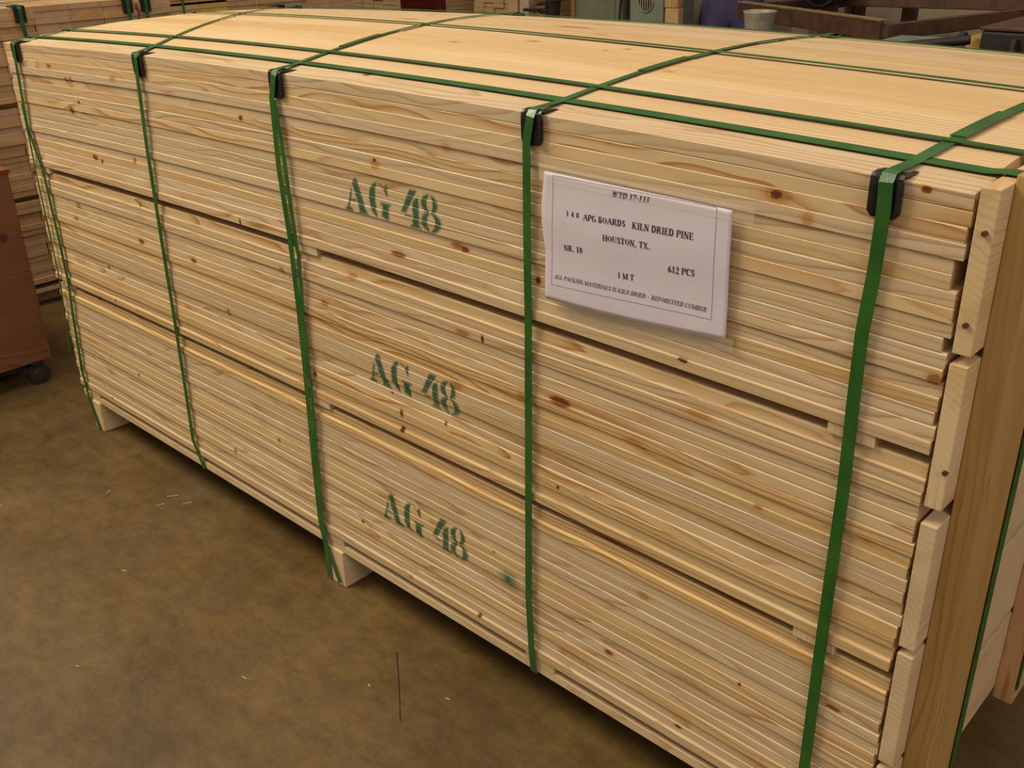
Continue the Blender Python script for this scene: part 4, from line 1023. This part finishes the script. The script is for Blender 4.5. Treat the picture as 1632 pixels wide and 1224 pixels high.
thing_part('hair', wk, M_HAIR, hairm, smooth=True)

# steel frame table: long channel, square tube, legs
CO = Vector((-1.36, 2.80, .935)); CL = Vector((-2.21, 3.242, .935)); CR = Vector((-1.02, 3.95, .935))
root = empty('steel_frame_table', (-1.6, 3.2, 0), 'rusty steel frame table with a channel edge and long tube, behind the stack', 'steel frame')
r0 = Vector(root.location)
dirL = (CL - CO).normalized(); CL2 = CO + dirL * 1.02
thing_part('channel', root, M_RUST, lambda b: beam(b, CO - r0, CL2 - r0, .018, .070, .002))
thing_part('channel_rim', root, M_RIM, lambda b: beam(b, CO - r0 + Vector((0, .012, .037)), CL2 - r0 + Vector((0, .012, .037)), .045, .006, .001))
thing_part('square_tube', root, M_RUST, lambda b: beam(b, CO - r0 + Vector((.012, .0, -.004)), CR - r0, .055, .055, .006))
thing_part('rear_rail', root, M_RUST, lambda b: beam(b, CL2 - r0, CL2 - r0 + (CR - CO), .05, .05, .004))
for p in (CO + Vector((.0, .05, 0)), CL2 + Vector((.05, .03, 0)), CR, CL2 + (CR - CO)):
    thing_part('leg', root, M_RUST, lambda b, p=p: beam(b, Vector((p.x, p.y, 0)) - r0, Vector((p.x, p.y, .90)) - r0, .05, .05, .004))
thing_part('lower_rail', root, M_DARK, lambda b: beam(b, Vector((CO.x, CO.y + .05, .35)) - r0, Vector((CL2.x + .05, CL2.y + .03, .35)) - r0, .04, .04, .003))

mo = Vector((-1.99, 3.62, 0)) - r0
fr = root
thing_part('motor_body', root, plain('blue_black_iron', (.03, .035, .05), .35, .3), lambda b: cyl(b, mo + Vector((0, -.12, 1.03)), mo + Vector((0, .15, 1.03)), .085, None, 32))
thing_part('motor_cap', root, M_DARK, lambda b: cyl(b, mo + Vector((0, -.15, 1.03)), mo + Vector((0, -.12, 1.03)), .05, .078, 32))
thing_part('motor_post', root, M_RUST, lambda b: beam(b, mo, mo + Vector((0, 0, .95)), .06, .06, .004))

# rusty rack with a wide rail and pale sheet behind the frame
ro = Vector((-1.75, 3.9, 0)) - r0
for x in (-.40, -.27, -.22, .02):
    thing_part('post', root, M_RUST, lambda b, x=x: box(b, (ro.x + x - .022, ro.y - .02, 0), (ro.x + x + .022, ro.y + .02, 1.25), .003))
thing_part('top_rail', root, M_RUST, lambda b: beam(b, Vector((-1.98, 3.72, .985)) - r0, Vector((-.92, 3.86, .985)) - r0, .03, .105, .004))
thing_part('mid_rail', root, M_RUST, lambda b: beam(b, ro + Vector((-.45, -.03, .60)), ro + Vector((.10, -.03, .60)), .03, .05, .003))
# cloudy plastic tub with scraps on a stool, left of the channel
root = empty('stool', (-1.944, 2.9, 0), 'dark iron stool carrying the cloudy plastic tub', 'stool')
thing_part('seat', root, M_DARK, lambda b: cyl(b, (0, 0, .79), (0, 0, .815), .07, None, 28))
for a in range(4):
    c_, s_ = math.cos(a * math.pi / 2 + .6), math.sin(a * math.pi / 2 + .6)
    thing_part('leg', root, M_DARK, lambda b, c_=c_, s_=s_: cyl(b, (c_ * .12, s_ * .12, 0), (c_ * .055, s_ * .055, .79), .009))
root = empty('plastic_tub', (-1.944, 2.9, .8155), 'cloudy plastic tub standing at the left end of the steel channel', 'tub')
def tub(b):
    n = 28; prof = [(.0, 0), (.045, 0), (.052, .02), (.066, .150), (.070, .155), (.070, .160), (.063, .160), (.061, .150), (.048, .012), (.0, .010)]
    rows = [[b.verts.new((r * 1.0 * math.cos(a * math.tau / n), r * math.sin(a * math.tau / n), z_)) for a in range(n)] for r, z_ in prof[1:-1]]
    for p, q in zip(rows[:-1], rows[1:]):
        for a in range(n): b.faces.new((p[a], p[(a + 1) % n], q[(a + 1) % n], q[a]))
    b.faces.new(rows[0][::-1]); b.faces.new(rows[-1])
thing_part('tub_wall', root, M_CLEAR, tub, smooth=True)

root = empty('beige_board', (-2.05, 4.75, 0), 'large pale board standing upright behind the rusty frame posts', 'board')
thing_part('sheet', root, M_BEIGE, lambda b: box(b, (-.62, -.012, 0), (.48, .012, 1.22), .003))
root = empty('green_guard', (-.93, 4.12, 0), 'grey green machine guard at the top right of the picture', 'machine')
thing_part('guard_body', root, M_GREEN, lambda b: box(b, (-.62, -.06, .985), (.45, .35, 1.45), .012))
thing_part('guard_base', root, M_DARK, lambda b: box(b, (-.25, .05, 0), (.42, .34, .985), .01))
for x in (-.26, .10):
    thing_part('bolt', root, M_DARK, lambda b, x=x: cyl(b, (x, -.066, 1.02), (x, -.058, 1.02), .008, None, 12))
# low clutter under the long tube
root = empty('machine_pedestal', (-.745, 2.52, 0), 'dark iron machine pedestal at the right edge behind the stack', 'machine')
thing_part('pedestal_body', root, M_DARK, lambda b: box(b, (-.11, -.12, 0), (.32, .30, 1.0), .01))
thing_part('pedestal_plate', root, M_RUST, lambda b: box(b, (-.115, -.125, 1.001), (.33, .31, 1.012), .003))
for x in (.0, .07): thing_part('pedestal_rib', root, M_RUST, lambda b, x=x: box(b, (x - .008, -.145, .02), (x + .008, -.121, .98), .002))
root = empty('grey_machine_base', (-1.16, 2.66, 0), 'low grey green machine base between steel channel and dark pedestal', 'machine')
thing_part('base_body', root, M_GREEN, lambda b: box(b, (-.14, -.10, 0), (.12, .16, .925), .02))
thing_part('base_pipe', root, M_DARK, lambda b: cyl(b, (-.12, -.12, .90), (.20, -.05, .945), .016))
thing_part('base_pipe', root, M_DARK, lambda b: cyl(b, (.10, -.11, .87), (.17, -.02, .965), .012))
root = empty('iron_brace', (-.99, 3.1, 0), 'thin crossed iron brace in front of pale boards under the long tube', 'brace')
thing_part('brace_bar', root, M_DARK, lambda b: beam(b, (-.05, 0, .0), (.09, 0, .93), .012, .012))
thing_part('brace_bar', root, M_DARK, lambda b: beam(b, (.10, .02, .0), (-.02, .02, .93), .012, .012))
thing_part('brace_bar', root, M_DARK, lambda b: beam(b, (-.08, .01, .845), (.14, .01, .87), .012, .012))
root = empty('pale_crate', (-1.05, 3.45, 0), 'pale wooden crate seen through the iron brace under the long tube', 'crate')
thing_part('crate_body', root, M_REAR_YEL, lambda b: box(b, (-.22, -.1, 0), (.24, .2, .86), .006))
# lumber far behind the left half of the stack
bm = bmesh.new()
for k, (x0, x1, z1, lab) in enumerate([(-6.6, -5.55, 1.04, 'low pile of pale planks far behind the left half of the stack'), (-5.50, -4.62, 1.04, 'pile of pale planks far behind the middle of the stack'), (-4.30, -3.62, 1.10, 'pile of pinkish planks behind, left of the olive cabinet')]):
    V = []; Fc = []
    for r in range(40):
        zz = r * z1 / 40
        for c in range(8):
            a = x0 + (x1 - x0) * c / 8; b_ = x0 + (x1 - x0) * (c + 1) / 8 - .003; b0 = len(V); y0 = 3.55 + random.uniform(-.01, .01)
            for y in (y0, 4.6): V += [(a, y, zz), (b_, y, zz), (b_, y, zz + z1 / 40 - .002), (a, y, zz + z1 / 40 - .002)]
            for j in range(4): Fc.append((b0 + j, b0 + (j + 1) % 4, b0 + 4 + (j + 1) % 4, b0 + 4 + j))
            Fc.append((b0 + 3, b0 + 2, b0 + 1, b0)); Fc.append((b0 + 4, b0 + 5, b0 + 6, b0 + 7))
    me = bpy.data.meshes.new('pile'); me.from_pydata(V, [], Fc); me.update()
    tag(link('plank_pile', me, M_REAR, origin=((x0 + x1) / 2, 4.1, 0)), lab, 'lumber', kind='stuff')
bm.free()
bm = bmesh.new()
for k in range(3): box(bm, (-3.60 + k * .10, 3.32, 0), (-3.52 + k * .10, 3.345, 1.02 - k * .02), .002)
bm.free()
for k, (x, zt, m_, nm) in enumerate([(-3.715, 1.15, M_BEIGE, 'tall pale plank leaning at the left of the dark valve'), (-3.80, 1.15, M_REAR, 'tall pinkish plank leaning beside the pale one')]):
    bm = bmesh.new(); box(bm, (x - .035, 3.36, 0), (x + .035, 3.385, zt), .003)
    tag(from_bm('leaning_plank', bm, m_, origin=(x, 3.37, 0)), nm, 'plank')
root = empty('valve_stand', (-3.42, 3.2, 0), 'dark iron valve with a rusty handle, left of the olive cabinet', 'valve')
thing_part('valve_body', root, M_DARK, lambda b: cyl(b, (.06, 0, .86), (.06, 0, 1.0), .035, .05))
thing_part('valve_stem', root, M_RUST, lambda b: cyl(b, (.05, 0, 0), (.05, 0, .86), .018))
thing_part('valve_handle', root, M_RUST, lambda b: cyl(b, (-.02, -.03, .93), (.10, -.03, .955), .013))
thing_part('valve_flange', root, M_DARK, lambda b: box(b, (-.13, -.03, .885), (-.02, .03, .90), .003))
thing_part('flange_arm', root, M_DARK, lambda b: cyl(b, (-.03, 0, .89), (.05, 0, .89), .014))
root = empty('maroon_bin', (-4.33, 3.15, 0), 'maroon plastic bin glimpsed over the rear edge of the stack', 'bin')
def binm(b):
    n = 24; rows = [[b.verts.new((r * math.cos(a * math.tau / n), r * math.sin(a * math.tau / n), z_)) for a in range(n)] for r, z_ in ((.11, 0), (.135, .925), (.145, .928), (.145, .94), (.125, .94), (.122, .90), (.10, .02))]
    for p, q in zip(rows[:-1], rows[1:]):
        for a in range(n): b.faces.new((p[a], p[(a + 1) % n], q[(a + 1) % n], q[a]))
    b.faces.new(rows[0][::-1]); b.faces.new(rows[-1])
thing_part('bin_wall', root, M_MAROON, binm, smooth=True)
